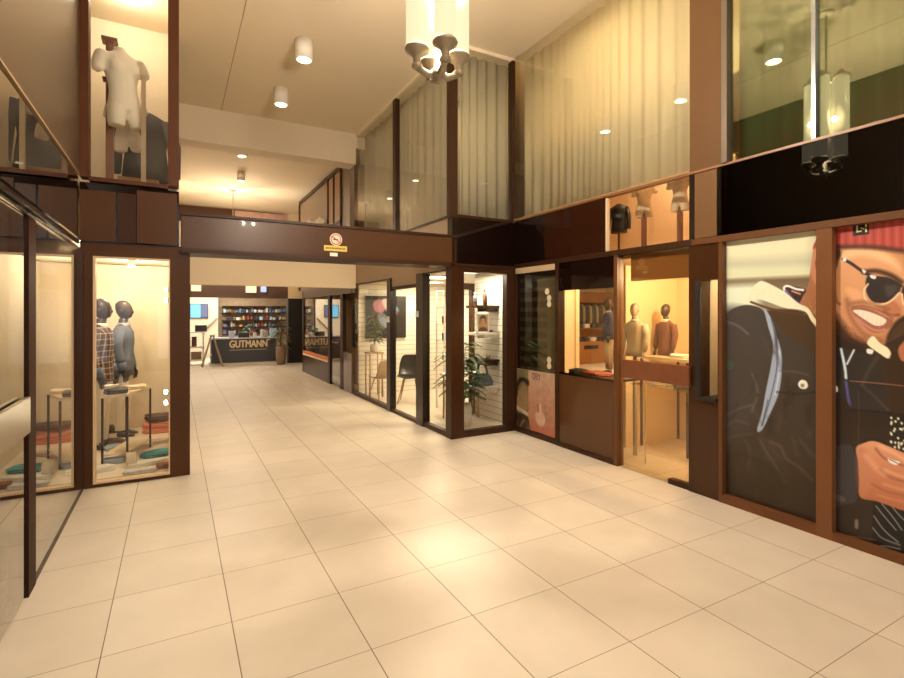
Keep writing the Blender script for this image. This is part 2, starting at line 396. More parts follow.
frame_table('display_table', 'tall narrow metal display table with pale top in the left shop window', [A_,B_,C_,D_], .79, .14, bronze, mat('pale_top', (.72,.60,.44), .5))
def cloth(name, label, c, sx, sy, hgt, m, rz=0, group=None, cat='garment', layers=2):
    """a folded garment: soft rounded slabs, slightly offset"""
    b = MB(); n = 8
    for l in range(layers):
        z0 = hgt*l/layers; z1 = hgt*(l+1)/layers*.97; ox = random.uniform(-.03,.03)*sx; ph = random.random()*6
        vs = []; g = 9
        for zz, k in ((z0,.94),(z0+(z1-z0)*.5,1),(z1,.93)):
            for i in range(28):
                a = 2*math.pi*i/28; ca, sa = math.cos(a), math.sin(a)
                rr = 1/max(abs(ca)**4+abs(sa)**4, 1e-6)**.25*(1+.05*math.sin(3*a+ph))
                vs.append((ox+ca*rr*sx/2*k, sa*rr*sy/2*k, zz+.12*hgt*math.sin(2*a+ph)*(l+1)/layers*(zz > z0)))
        fs = [(j*28+i, j*28+(i+1)%28, (j+1)*28+(i+1)%28, (j+1)*28+i) for j in range(2) for i in range(28)]
        fs += [tuple(reversed(range(28))), tuple(56+i for i in range(28))]
        b.add(vs, fs, 0, True)
    o = b.build(name, m, None, world=False); o.location = c; o.rotation_euler[2] = rz
    return tag(o, label, cat, group)
c_gray = mat('grey_cloth', (.09,.085,.10), .9); c_white = mat('white_cloth', (.82,.78,.70), .9); c_cream = mat('cream_cloth', (.80,.68,.50), .9)
c_coral = mat('coral_cloth', (.75,.25,.14), .9); c_teal = mat('teal_cloth', (.05,.30,.36), .9); c_blue = mat('pale_blue_cloth', (.30,.36,.46), .9); c_brown = mat('brown_cloth', (.12,.055,.045), .9)
cloth('folded_sweater', 'folded dark grey sweater on the near end of the display table', (-.585,6.84,.79), .23, .20, .055, c_gray, .2)
cloth('folded_shirt', 'white shirt folded on top of the dark grey sweater', (-.63,6.86,.857), .14, .10, .03, c_white, .5)
cloth('folded_shirt', 'cream shirt folded on the far end of the display table', (-.41,7.17,.79), .22, .2, .04, c_cream, .1)
def ground(u, v): return at(u, v, Z=.035)
def gcl(name, label, u, v, sx, sy, hgt, m, rz=0, dz=0, **k):
    p = ground(u, v); return cloth(name, label, (p.x, p.y, .032+dz), sx, sy, hgt, m, rz, **k)
gcl('folded_shirt', 'coral folded shirts stacked on the vitrine floor under a brown one', 160, 431, .42, .3, .16, c_coral, .1, layers=4)
gcl('folded_sweater', 'dark brown folded sweater lying on top of the coral shirts', 160, 431, .40, .28, .06, c_brown, .15, dz=.185)
gcl('folded_shirt', 'teal shirt lying flat at the front right of the vitrine floor', 158, 455, .34, .2, .05, c_teal, .3)
gcl('folded_shirt', 'pale grey-white shirt lying in front of the teal shirt', 148, 464, .42, .15, .045, c_white, .2)
gcl('folded_shirt', 'white printed shirt lying between table and coral stack', 152, 443.5, .40, .14, .05, mat('print_cloth', (.60,.52,.45), .9, var=.6, vscale=30), .1)
gcl('folded_shirt', 'light blue folded shirt under the table behind its front legs', 117, 448.5, .26, .14, .05, c_blue, .1)
gcl('scarf', 'small cream box with scarf standing at the front of the vitrine floor', 131, 467, .10, .07, .16, mat('beige_box', (.66,.56,.42), .7), .3, layers=1, cat='box')
gcl('folded_shirt', 'white shirt spread at the front left of the vitrine floor beside the near table leg', 103, 470, .20, .16, .05, c_white, .4)
gcl('folded_shirt', 'grey-blue shirt lying between the front table legs', 114, 462, .24, .14, .05, c_blue, -.2)
gcl('folded_shirt', 'cream shirt lying beneath the far end of the display table', 140, 447, .26, .16, .05, c_cream, .2)
gcl('folded_shirt', 'pale patterned shirt at the very front of the vitrine floor, right of centre', 141, 472, .30, .12, .04, mat('pale_print', (.62,.60,.56), .9, var=.5, vscale=25), .1)
gcl('folded_shirt', 'small rust-coloured shirt at the right front corner of the vitrine floor', 163, 467, .14, .12, .05, mat('rust_cloth', (.35,.12,.05), .9), .1)
def shoe_mesh():
    b = MB(); b.tube([(-.11,0,.045),(-.06,0,.055),(0,0,.05),(.07,0,.035),(.14,0,.025)], [.036,.042,.04,.042,.022], 14)
    b.tube([(-.07,0,.06),(-.075,0,.11)], [.04,.038], 14); b.box(-.14,.15,-.035,.035,0,.012); return b
p = ground(117, 432)
o = shoe_mesh().build('dress_shoe', c_brown, None, world=False); o.location = (p.x, p.y, .03); o.rotation_euler[2] = .1
tag(o, 'dark brown shoe standing behind the display table on the vitrine floor', 'shoe')
p = ground(107, 444)
o = shoe_mesh().build('dress_shoe', c_brown, None, world=False); o.location = (p.x+.06, p.y-.06, .03); o.rotation_euler[2] = .5
tag(o, 'dark brown shoe near the front left leg of the display table', 'shoe')

# mannequins
def mannequin(name, label, loc, rz, s, m_body, m_top, m_trs=None, hair=None, collar=None, cuff=None, bust=False, hat=None):
    """facing +X in its own space, 1.86 tall; bust = cut at the hips"""
    t = thing(name, label, 'mannequin', loc, rz, s=s)
    dz = -.92 if bust else 0
    b = MB()
    b.tube_z([(0,0,.92+dz,.10,.15),(0,0,1.1+dz,.09,.13),(0,0,1.3+dz,.11,.16),(0,0,1.45+dz,.10,.19),(0,0,1.52+dz,.06,.10),(.0,0,1.56+dz,.055,.058),(.01,0,1.62+dz,.055,.055)], 18)
    b.tube_z([(.02,0,1.61+dz,.035,.03),(.03,0,1.64+dz,.075,.055),(.02,0,1.70+dz,.10,.073),(.012,0,1.76+dz,.104,.078),(.0,0,1.82+dz,.09,.07),(.0,0,1.86+dz,.05,.04),(0,0,1.868+dz,.01,.01)], 18)
    b.ball((.118,0,1.708+dz), (.014,.011,.022), 8); b.ball((.095,0,1.74+dz), (.018,.045,.012), 8); b.ball((.105,0,1.668+dz), (.012,.024,.01), 8)
    for sd in (-1,1): b.ball((0,sd*.08,1.72+dz), (.02,.01,.03), 8)
    for sd in (-1,1):
        b.tube([(0,sd*.20,1.44+dz),(-.01,sd*.235,1.25+dz),(.02,sd*.24,1.12+dz),(.06,sd*.235,.93+dz)], [.045,.04,.036,.026], 12)
        b.tube([(.06,sd*.235,.95+dz),(.075,sd*.23,.88+dz),(.085,sd*.225,.83+dz)], [.024,.036,.028], 10, sx=.5)
        for k in range(4): b.tube([(.062+.016*k,sd*.225,.845+dz),(.066+.017*k,sd*.222,.79+dz+.008*abs(k-1)),(.06+.017*k,sd*.215,.76+dz+.01*abs(k-1))], [.009,.008,.006], 6)
        b.tube([(.10,sd*.222,.90+dz),(.125,sd*.216,.86+dz),(.125,sd*.214,.83+dz)], [.011,.01,.008], 6)
        if not bust:
            b.tube([(0,sd*.085,.95),(0,sd*.09,.5),(-.01,sd*.09,.09)], [.085,.058,.04], 12); b.tube([(-.04,sd*.09,.04),(.05,sd*.09,.03),(.16,sd*.09,.018)], [.035,.034,.016], 10)
    b.build('body', m_body, t, world=False)
    j = MB()
    j.tube_z([(0,0,.84+dz,.135,.185),(0,0,.95+dz,.13,.175),(0,0,1.12+dz,.118,.158),(0,0,1.3+dz,.135,.18),(0,0,1.43+dz,.125,.215),(0,0,1.49+dz,.09,.16),(0,0,1.53+dz,.066,.075)], 24)
    for sd in (-1,1): j.tube([(0,sd*.19,1.45+dz),(-.01,sd*.24,1.25+dz),(.02,sd*.245,1.12+dz),(.055,sd*.24,.97+dz)], [.07,.062,.055,.045], 14)
    j.build('jacket', m_top, t, world=False)
    if collar: MB().tube_z([(0,0,1.50+dz,.09,.10),(.01,0,1.56+dz,.068,.066)], 18).build('collar', collar, t, world=False)
    if cuff:
        for sd in (-1,1): MB().tube([(.045,sd*.242,1.03+dz),(.062,sd*.238,.92+dz)], [.052,.048], 14).build('cuff', cuff, t, world=False)
    if m_trs:
        tr = MB()
        tr.tube_z([(0,0,.80,.12,.165),(0,0,.95,.115,.16)], 18)
        for sd in (-1,1): tr.tube([(0,sd*.085,.86),(0,sd*.09,.5),(-.01,sd*.09,.10)], [.10,.075,.062], 14)
        tr.build('trousers', m_trs, t, world=False)
    return t
plaid = plaid_mat('brown_plaid', (.09,.06,.055), (.55,.45,.40), 14)
denim = mat('denim_blue', (.15,.19,.30), .9, var=.25, vscale=20)
slate = mat('slate_shirt', (.13,.15,.20), .9, var=.2, vscale=12)
whitetr = mat('white_trousers', (.78,.70,.58), .9)
mannequin('mannequin', 'dark mannequin in brown plaid jacket, nearer of two in the left window', (-.80,7.52,.03), math.radians(-12), .99, skin_dark, plaid, whitetr, collar=c_white, cuff=denim)
mannequin('mannequin', 'dark mannequin in slate-blue shirt standing behind the plaid one in the left window', (-.62,8.15,.03), math.radians(-10), .985, skin_dark, slate, whitetr, collar=mat('grey_collar', (.35,.35,.38), .9), cuff=denim)

# small twin spotlights on the right window post
for i, (v_, nm) in enumerate(((295, 'upper'), (397, 'lower'))):
    p = at(167.3, v_, Y=YK+.10)
    t = thing('window_spotlight', '%s small twin spotlight glaring at the right edge of the left shop window' % nm, 'spotlight', (p.x, p.y, p.z), group=None)
    B(p.x+.012, p.x+.028, p.y-.01, p.y+.01, p.z-.09, p.z+.09).build('rail', chrome, t)
    for dz in (.055, -.055):
        MB().tube([(p.x+.012,p.y,p.z+dz),(p.x-.012,p.y-.02,p.z+dz)], [.02,.024], 14).build('lamp_head', chrome, t)
        MB().tube([(p.x-.0125,p.y-.0205,p.z+dz),(p.x-.014,p.y-.022,p.z+dz)], [.022,.022], 14).build('bulb', mat('hot_bulb', (1,1,1), .3, emit=(1,.85,.6), es=60), t)

# ---------------------------------------------------------------- LEFT wall on XL
Y0 = -4.9
slab('wall_left', blackm, XL-.25, XL-.16, Y0, YK, 0, ZC)
ya = yr(36, XL+.035); yd = yr(28, XL+.035)
lw_ = sroot('window_3', (XL, ya, 0))
B(XL+.02, XL+.028, ya, YK-.02, .05, 2.31).build('pane', G_mid, lw_)
B(XL-.05, XL+.03, ya, YK, 0, .05).build('window_sill', bronze, lw_)
B(XL-.05, XL+.03, YK-.019, YK-.0, .05, 2.31).build('window_frame', mat('dark_red_post', (.030,.010,.005), .6, spec=.15), lw_)
B(XL-.06, XL+.035, yd+.02, ya, 0, 2.31).build('window_frame', mat('dark_red_post', (.030,.010,.005), .6, spec=.15), lw_)
dl = sroot('door_1', (XL, yd, 0))
B(XL+.015, XL+.023, .2, yd, .03, 2.31).build('pane', G_mid, dl)
B(XL-.03, XL+.01, yd-.05, yd+.019, .0, 2.33).build('door_frame', mat('olive_frame', (.10,.08,.045), .5), dl)
pz0 = at(28, 437, X=XL+.06).z; pz1 = at(28, 398, X=XL+.06).z
MB().box(XL+.035, XL+.06, .5, yr(28.5, XL+.05), pz0+.015, pz1-.0).build('door_handle', steel, dl, bevel=.004)
slab('wall_left_near', brown, XL-.05, XL, Y0, .19, 0, 2.36)
# metal sliding rail along the top of the doors
rl = sroot('trim_10', (XL, 0, 2.3))
for i, (dx, z_, r_) in enumerate(((.02,2.355,.014),(.05,2.32,.012),(.035,2.285,.010))): MB().tube([(XL+dx,-2,z_),(XL+dx,YK-.25*(i+1),z_)], r_, 8).build('rail_bar', chrome, rl)
# dark mirror band and tan panel above it
slab('trim_11', mat('left_band', (.03,.02,.014), .03, coat=1, spec=1.0, metal=.0), XL-.06, XL, Y0, YK-.03, 2.36, 2.99) if False else None
lb = sroot('window_4', (XL, 0, 2.36)); B(XL-.02, XL-.01, Y0, YK-.03, 2.42, 3.0).build('pane', glass('black_mirror', (.03,.025,.02), .55, gain=1.0, gcol=(.95,.9,.82)), lb)
slab('trim_12', mat('left_upper_panel', (.085,.052,.028), .34, spec=.4, coat=.05, var=.1, vscale=1), XL-.06, XL-.0, Y0, YK-.03, 3.03, ZC)
slab('trim_13', mat('cream_edge', (.36,.25,.14), .5), XL-.06, XL+.004, Y0, YK-.03, 3.015, 3.03)

# ---------------------------------------------------------------- RIGHT wall on XR
def rz(u, v, X=XR): return at(u, v, X=X).z
y513, y558, y617, y692, y720, y818, y835 = YK-.02, yr(558), yr(617), yr(692), yr(720.5), yr(818), yr(834)
wc = mat('right_interior_cream', (.82,.66,.42), .75)
# header band of the lower storey
slab('trim_14', bronze, XR-.03, XR+.1, y692-.02, YK-.02, 2.34, 2.40)
slab('trim_15', frame_m, XR-.035, XR+.1, Y0, y692-.02, rz(722, 242), rz(722, 236))
# dark band between the storeys
yb0, yb1 = yr(606), yr(689.5)
slab('trim_16', black, XR-.005, XR+.06, yr(545), YK-.02, 2.40, ZS-.02)
slab('trim_17', mat('dark_brown_panel', (.03,.009,.004), .12, spec=.35, coat=.1), XR-.012, XR+.06, yb0, yr(545), 2.40, ZS-.02)
slab('trim_18', black, XR-.005, XR+.06, yr(696), yb1, 2.40, ZS-.02)
slab('trim_19', tan, XR-.02, XR+.06, yr(718), yr(696), 2.40, ZS-.03)
slab('trim_20', glass('black_band_glass', (.0,.0,.0), .045, gain=.7), XR-.01, XR+.05, Y0, yr(718), 2.40, ZS-.02)
slab('trim_21', mat('sill_copper', (.26,.12,.05), .4), XR-.02, XR+.06, Y0, YK-.02, ZS-.02, ZS)
# upper column
ycol0, ycol1 = yr(724), yr(691)
slab('wall_right_column', mat('column_brown', (.125,.065,.027), .4, spec=.2), XR-.02, XR+.1, ycol0, ycol1, ZS, ZC)
# upper curtained window
def curtain(name, label, p0, p1, z0, z1, m, amp=.035, wl_=.13, group=None, seed=1):
    random.seed(seed); p0 = Vector(p0); p1 = Vector(p1); L_ = (p1-p0).length; n = max(24, int(L_/wl_*10)); d = (p1-p0)/L_; nn = Vector((d.y,-d.x,0))
    vs = []; offs = []
    ph = 0
    for i in range(n+1):
        s = L_*i/n; ph += 2*math.pi*(L_/n)/wl_*(1+.35*math.sin(s*3.1+seed)); offs.append(amp*math.sin(ph)*(1+.3*math.sin(s*2.3)))
    for k, z in enumerate((z0, (z0+z1)/2, z1)):
        for i in range(n+1):
            q = p0+d*(L_*i/n)+nn*offs[i]*(1, .9, .7)[k]; vs.append((q.x,q.y,z))
    fs = [(j*(n+1)+i, j*(n+1)+i+1, (j+1)*(n+1)+i+1, (j+1)*(n+1)+i) for j in range(2) for i in range(n)]
    b = MB(); b.add(vs, fs, 0, True); o = b.build(name, m)
    s = o.modifiers.new('thick', 'SOLIDIFY'); s.thickness = .004
    return tag(o, label, 'curtain', group)
w = sroot('window_5', (XR, ycol1, ZS))
B(XR+.01, XR+.018, ycol1, YK-.02, ZS, ZC).build('pane', G_up, w)
B(XR-.03, XR+.04, ycol1, YK-.02, ZS, ZS+.012).build('window_sill', mat('sill_light', (.55,.36,.18), .3, metal=.3), w)
curtain('curtain', 'wide sheer cream curtain in the upper right window next to the brown column', (XR+.16, ycol1-.02, 0), (XR+.16, YK-.05, 0), ZS+.01, ZC-.01, sheer, .022, .14, seed=3)
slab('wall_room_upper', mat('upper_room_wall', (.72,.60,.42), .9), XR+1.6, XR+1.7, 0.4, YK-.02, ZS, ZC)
w = sroot('window_6', (XR, Y0, ZS))
B(XR+.01, XR+.018, Y0, ycol0, ZS, ZC).build('pane', glass('olive_coated_glass', (.80,.86,.74), .30, gcol=(.86,.84,.66)), w)
B(XR-.04, XR+.05, ycol0-.05, ycol0, ZS, ZC).build('window_frame', mat('grey_frame', (.16,.13,.10), .35, metal=.5), w)
ym = yr(815)
B(XR-.025, XR+.03, ym-.014, ym+.014, ZS, ZC).build('window_mullion', mat('blue_grey_mullion', (.28,.30,.32), .25, metal=.6), w)
curtain('curtain', 'dark green curtain in the upper right window nearest the camera', (XR+.2, Y0, 0), (XR+.2, ycol0-.02, 0), ZS+.02, ZC-.01, green_c, .03, .2, seed=5)
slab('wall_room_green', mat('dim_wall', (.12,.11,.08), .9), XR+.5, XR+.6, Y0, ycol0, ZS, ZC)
# scalloped white hem
b = MB(); pts = []
for i in range(90):
    yy = .3+(ycol0-.35)*i/89; pts.append((XR+.13+.012*math.sin(i*.7), yy, ZS+.022+.02*abs(math.sin(i*.33))))
b.tube(pts, .007, 6); tag(b.build('curtain_hem', c_white), 'white scalloped hem cord along the sill below the green curtain', 'hem')

# display opening with frilled torsos in the dark band
nb = MB()
nb.box(XR+1.3, XR+1.36, yr(696)-.2, yb0+1.6, 2.40, 3.9); nb.box(XR+.06, XR+1.36, yb0+1.6, yb0+1.66, 2.40, ZS-.03); nb.box(XR+.3, XR+1.36, yb0+1.6, yb0+1.66, ZS-.03, 3.9); nb.box(XR+.06, XR+1.36, yr(696)-.26, yr(696)-.2, 2.40, ZS-.03); nb.box(XR+.3, XR+1.36, yr(696)-.26, yr(696)-.2, ZS-.03, 3.9)
nb.box(XR+.06, XR+1.36, yr(696)-.26, yb0+1.66, 2.36, 2.40); nb.box(XR+.28, XR+1.36, yr(696)-.26, yb0+1.66, 3.9, 3.95); nb.box(XR+.26, XR+.3, yr(696)-.26, yb0+1.66, 3.2, 3.95)
struct(nb.build('wall_torso_niche', mat('niche_tan', (.80,.60,.36), .7)))
w = sroot('window_7', (XR, yb1, 2.4))
B(XR+.012, XR+.018, yb1, yb0, 2.40, ZS-.03).build('pane', G_clear, w)
B(XR-.008, XR+.03, yb0-.028, yb0, 2.40, ZS-.03).build('window_frame', mat('cream_edge2', (.75,.60,.42), .4), w)
tf = torso_mesh(True).build('frilled_torso', mat('aged_plaster', (.62,.50,.36), .7, var=.25, vscale=14), None, world=False); clean_mesh(tf)
def put_torso(o, u, v0, v1, dx, lab, rzd):
    a = at(u, v1, X=XR+dx); c = at(u, v0, X=XR+dx); sc = (c.z-a.z)/.78
    o.location = (a.x, a.y, a.z+.07*sc); o.scale = (sc,)*3; o.rotation_euler[2] = math.radians(rzd); tag(o, lab, 'torso'); return a, sc
tf2 = tf.copy(); C.objects.link(tf2)
a1, s1 = put_torso(tf, 644, 184, 218, .5, 'beige headless torso with ruffled shoulders, left of the two above the glass door', -60)
a2, s2 = put_torso(tf2, 680, 175, 212, .4, 'beige headless torso with ruffled shoulders, right of the two above the glass door', -75)
for a, s_, lab in ((a1,s1,'left'), (a2,s2,'right')):
    o = MB().box(a.x-.022, a.x+.022, a.y-.022, a.y+.022, 2.40, a.z+.10*s_).build('torso_stand', wood)
    tag(o, 'square brown wooden stand carrying the %s ruffled torso above the glass door' % lab, 'stand')
ja = at(619, 233, X=XR+.55)
jt = thing('hanging_jacket', 'black jacket hanging at the left end of the ruffled torso display', 'jacket', (ja.x, ja.y, ja.z), rz=math.radians(-60))
jacket_mesh(.10, .36, .07).build('jacket_body', blackm, jt, world=False)
for s in (-1,1): MB().tube([(s*.085,0,.31),(s*.12,-.01,.2),(s*.125,-.02,.04)], [.035,.03,.024], 12).build('sleeve', blackm, jt, world=False)
B(ja.x-.012, ja.x+.012, ja.y-.012, ja.y+.012, 2.40, ja.z+.02).build('hanger_post', wood, jt)

# --- lower storey, right
# window 8: striped blind + poster
w = sroot('window_8', (XR, y558, 0))
B(XR-.02, XR+.06, y558, YK-.02, 0, .07).build('window_sill', brown, w)
fb = MB(); fb.box(XR-.025, XR+.06, YK-.07, YK-.02, .07, 2.34); fb.box(XR-.025, XR+.06, y558-.03, y558+.03, 0, 2.34)
fb.build('window_frame', bronze, w)
zt0 = rz(535, 272); zt1 = rz(535, 266.5)
B(XR-.035, XR+.06, y558+.03, YK-.07, zt0, zt1).build('window_header', mat('cream_header', (.62,.48,.31), .4), w)
B(XR-.03, XR+.06, y558+.03, YK-.07, zt1, 2.34).build('window_header', black, w)
zp = rz(535, 371)
B(XR+.0, XR+.008, y558+.03, YK-.07, zp, zt0).build('pane', glass('smoky_pane', (.62,.60,.50), .14), w)
o = B(XR+.05, XR+.06, y558+.03, YK-.05, zp-.02, zt0).build('roller_blind', blindm); tag(o, 'dark olive horizontally striped blind behind the glass door beside the corner unit', 'blind')
o = B(XR+.035, XR+.042, yr(552), yr(545), rz(548, 368), rz(548, 290)).build('hanging_banner', mat('khaki_strip', (.26,.22,.13), .6)); tag(o, 'narrow khaki vertical strip hanging in front of the striped blind', 'strip')
slab('wall_blind_back', blackm, XR+.1, XR+.14, y558+.03, YK-.02, 0, 2.4)
# black header and brown panel of window 9 (clothes shop)
zh9 = rz(587, 289); zs9 = rz(587, 378)
w = sroot('window_9', (XR, y617, 0))
B(XR-.01, XR+.06, y617+.02, y558-.03, zh9, 2.34).build('window_header', black, w)
B(XR-.01, XR+.06, y617+.02, y558-.03, .05, zs9).build('lower_panel', mat('gloss_brown_panel', (.10,.042,.015), .15, spec=.35, coat=.1), w)
B(XR-.03, XR+.08, y617+.02, y558-.03, 0, .05).build('window_sill', brown, w)
B(XR+.012, XR+.02, y617+.02, y558-.03, zs9, zh9).build('pane', glass('warm_clear', (.92,.86,.74), .05), w)
B(XR-.005, XR+.45, y617+.02, y558-.03, zs9-.002, zs9+.025).build('display_ledge', black, w)
B(XR-.03, XR+.07, y617-.03, y617+.02, 0, 2.34).build('window_frame', frame_m, w)
pz = zs9+.027
for i, (u, m_, lab) in enumerate(((578, navy, 'dark folded scarf on the black ledge left of the orange one'), (592, mat('orange_cloth', (.60,.14,.06), .9), 'orange folded scarf on the black window ledge'), (603, c_coral, 'coral folded scarf on the ledge beside the shoe'))):
    q = at(u, 381, X=XR+.22); cloth('folded_scarf', lab, (q.x, q.y, pz), .22, .2, .03, m_, .3*i, cat='scarf')
# clothes shop interior
sr = MB()
sr.box(5.65, 13.4, 13.0, 13.1, 0, 2.75); sr.box(13.4, 13.5, -1, 13.1, 0, 2.75)
sr.box(8.0, 10.15, 11.0, 11.1, 0, 2.75); sr.box(10.10, 10.22, 10.94, 11.12, 0, 2.7)
struct(sr.build('wall_clothes_shop', wc))
slab('trim_22', mat('shop_ceiling', (.80,.64,.42), .8), XR+.1, 13.5, YK+.6, 13.1, 2.75, 2.80)
slab('trim_23', mat('shop_ceiling2', (.80,.64,.42), .8), 6.05, 13.5, -1, YK+.6, 2.75, 2.80)
# wardrobe wall with hanging clothes and drawers
wr = thing('clothes_cabinet', 'large orange-brown wardrobe wall with drawers at the back of the clothes shop', 'cabinet', (12.2, 12.75, 0))
oran = mat('orange_wood', (.38,.16,.05), .45, var=.15)
B(11.0, 13.4, 12.5, 12.95, 0, .75).build('drawer_base', oran, wr); B(11.0, 13.4, 12.9, 12.98, .75, 2.4).build('back_panel', oran, wr)
B(11.0, 13.4, 12.5, 12.95, 2.05, 2.4).build('top_panel', mat('darker_orange', (.22,.09,.035), .4), wr)
B(11.0, 11.04, 12.5, 12.95, .75, 2.05).build('side_panel', oran, wr)
B(11.9, 12.5, 12.47, 12.5, .50, .62).build('drawer_handle', blackm, wr)
B(11.04, 13.4, 12.5, 12.9, 1.18, 1.2).build('shelf', oran, wr)
for k in range(22):
    x_ = 11.15+k*.1
    o = MB().tube_z([(x_,12.68,1.35,.022,.17),(x_,12.68,1.6,.024,.18),(x_,12.68,1.9,.02,.16),(x_,12.68,2.0,.008,.04)], 10).build('hanging_shirt', (c_gray, mat('olive_cloth', (.10,.09,.05), .9), mat('sand_cloth', (.42,.33,.2), .9))[k % 3])
    tag(o, 'dark and olive garments hanging in the wardrobe wall of the clothes shop', 'shirt', 'garments hanging in the wardrobe wall')
for k in range(14):
    x_ = 11.2+(k % 7)*.3; z_ = 1.2 if k > 6 else .75
    cloth('folded_shirt', 'folded clothes on the %s of the wardrobe wall' % ('upper shelf' if k > 6 else 'drawer top'), (x_,12.68,z_), .24, .3, .13, (c_gray, c_white, navy)[k % 3], 0, 'folded clothes on the %s of the wardrobe wall' % ('upper shelf' if k > 6 else 'drawer top'))
B(10.4, 12.8, 11.3, 11.7, 2.70, 2.745).build('ceiling_light_panel', panelm); tag(C.objects['ceiling_light_panel'], 'long white ceiling light in front of the wardrobe wall', 'ceiling light')
area('shop_light', (10.5, 9.5, 2.65), 2.5, 120, (1,.80,.56)); area('shop_light', (8.5, 6.0, 2.65), 2.0, 45, (1,.80,.56))
q = at(606.5, 381, X=XR+.33)
flo = mat('blue_floral_shirt', (.10,.12,.30), .9, var=.6, vscale=30)
mq = mannequin('mannequin', 'dark mannequin in blue patterned shirt and cream trousers standing on the black ledge', (q.x+.10, q.y+.06, pz), math.radians(150), .50, skin_dark, flo, whitetr, collar=c_white)

# glass door recess (vitrine) 617..692
w = sroot('door_2', (XR, y692, 0))
B(XR+.0, XR+.01, y692+.02, y617-.03, .0, 2.34).build('pane', G_refl if False else glass('door_glass', (.93,.88,.76), .06), w)
wz0, wz1 = rz(656, 381), rz(656, 362)
B(XR-.07, XR-.04, yr(690, XR-.05), yr(623, XR-.05), wz0, wz1).build('door_handle', wood, w, bevel=.004)
hb = MB()
for yy in (y692+.12, y617-.14): hb.box(XR-.04, XR+.0, yy-.012, yy+.012, (wz0+wz1)/2-.012, (wz0+wz1)/2+.012)
hb.build('handle_bracket', chrome, w)
B(XR-.02, XR+.08, y692-.0, y692+.02, 0, 2.34).build('door_frame', bronze, w)
B(XR-.01, XR+.07, y692+.02, y692+.26, 0, .05).build('floor_hinge', bronze, w)
slab('wall_vestibule_back', wc, 4.98, 5.95, 4.5, 4.58, 0, 2.30); slab('wall_vestibule_right', wc, 5.95, 6.03, 1.6, 4.58, 0, 2.30); slab('wall_vestibule_near', wc, XR+.1, 5.95, y692-.12, y692-.05, 0, 2.30)
slab('trim_24', mat('vestibule_ceiling', (.74,.56,.33), .8), XR+.07, 6.03, 1.6, 4.58, 2.30, 2.345)
slab('trim_25', mat('copper_transom', (.30,.15,.065), .35, coat=.3), XR+.06, XR+.12, y692, yr(627), rz(656, 279.5, XR+.06), 2.40)
q = at(668, 352, Z=.95)
frame_table('display_table', 'pale display table with thin legs behind the glass door', [(5.15,3.75),(5.85,3.75),(5.85,4.4),(5.15,4.4)], 1.16, None, bronze, mat('pale_top2', (.80,.70,.52), .5))
brsuit = mat('brown_suit', (.14,.055,.035), .85); greysuit = mat('reflected_grey_suit', (.52,.45,.34), .9)
def bust_px(u, v_top, v_bot, X, **k):
    a = at(u, v_bot, X=X); c = at(u, v_top, X=X); return (a.x, a.y, a.z), (c.z-a.z)/.948
l_, s_ = bust_px(666, 301, 348, 5.45)
l_ = (l_[0], l_[1], 1.22)
mannequin('mannequin_bust', 'dark mannequin in a brown suit jacket behind the glass door', l_, math.radians(170), s_, skin_dark, brsuit, collar=c_white, bust=True)
l_, s_ = bust_px(635, 303, 352, 4.82)
t = mannequin('mannequin_bust', 'pale bust standing in for a mannequin reflection in the door glass, left of the brown suited one', l_, math.radians(190), s_, mat('reflected_mannequin', (.45,.36,.25), .4), greysuit, collar=c_white, bust=True)  # solid pale bust in place of a ghostly reflection on the pane
MB().tube([(0,0,0),(0,0,-l_[2]/s_)], .04, 12).build('stand_pole', greysuit, t, world=False)
cloth('folded_shirt', 'white shirt folded on the table behind the glass door, left one', (5.3,3.95,1.16), .26, .2, .05, c_white, .2)
cloth('folded_shirt', 'cream shirt folded on the right of the table behind the glass door', (5.68,3.9,1.16), .24, .2, .03, c_cream, -.2)
# glass shelf with accessories
zsh = rz(656, 391)
gs = thing('glass_shelf', 'glass shelf carrying accessories behind the wooden door bar', 'shelf', (XR+.32, (y692+y617)/2, zsh))
B(XR+.16, XR+.52, y692+.03, y617-.05, zsh, zsh+.012).build('shelf_board', glass('shelf_glass', (.92,.90,.82), .12), gs)
for yy in (y692+.08, y617-.1): MB().tube([(XR+.34,yy,0),(XR+.34,yy,zsh)], .008, 8).build('support_rod', chrome, gs)
for i in range(6):
    yy = y692+.1+i*.135
    cloth('folded_accessory', ['white belt roll nearest the door hinge on the glass shelf','grey folded tie second from the door hinge on the glass shelf','brown wallet in the hinge-side half of the glass shelf','white folded pocket square in the middle of the glass shelf','beige folded glove near the far end of the glass shelf','white folded collar at the far end of the glass shelf'][i], (XR+.33+.05*(i % 2), yy, zsh+.013), .15, .09, .035, (c_white, c_blue, c_brown, c_white, c_cream, c_white)[i], i*.8, cat='accessory')

# column with little backlit niche 692..720
yn0, yn1 = yr(719), yr(703)
zn0, zn1 = rz(711, 399), rz(711, 280)
cb = MB()
cb.box(XR-.02, XR+.12, y720, y692, 0, zn0); cb.box(XR-.02, XR+.12, y720, y692, zn1, 2.36); cb.box(XR-.02, XR+.12, yn1, y692, zn0, zn1); cb.box(XR-.02, XR+.12, y720-.0, yn0, zn0, zn1)
struct(cb.build('wall_right_pier', mat('pier_brown', (.05,.019,.007), .2, spec=.3, coat=.08)))
w = sroot('window_10', (XR, yn0, zn0))
B(XR+.02, XR+.028, yn0, yn1, zn0, zn1).build('pane', G_clear, w)
B(XR-.05, XR+.3, yn0, yn1+.01, zn0-.02, zn0+.012).build('window_sill', blackm, w)
B(XR-.045, XR-.021, yn1-.0, yn1+.05, zn0-.02, zn1).build('window_frame', blackm, w)
nn_ = MB(); nn_.box(XR+.9, XR+.95, yn0-.6, y692-.13, 0, 2.29)
struct(nn_.build('wall_niche_back', wc))

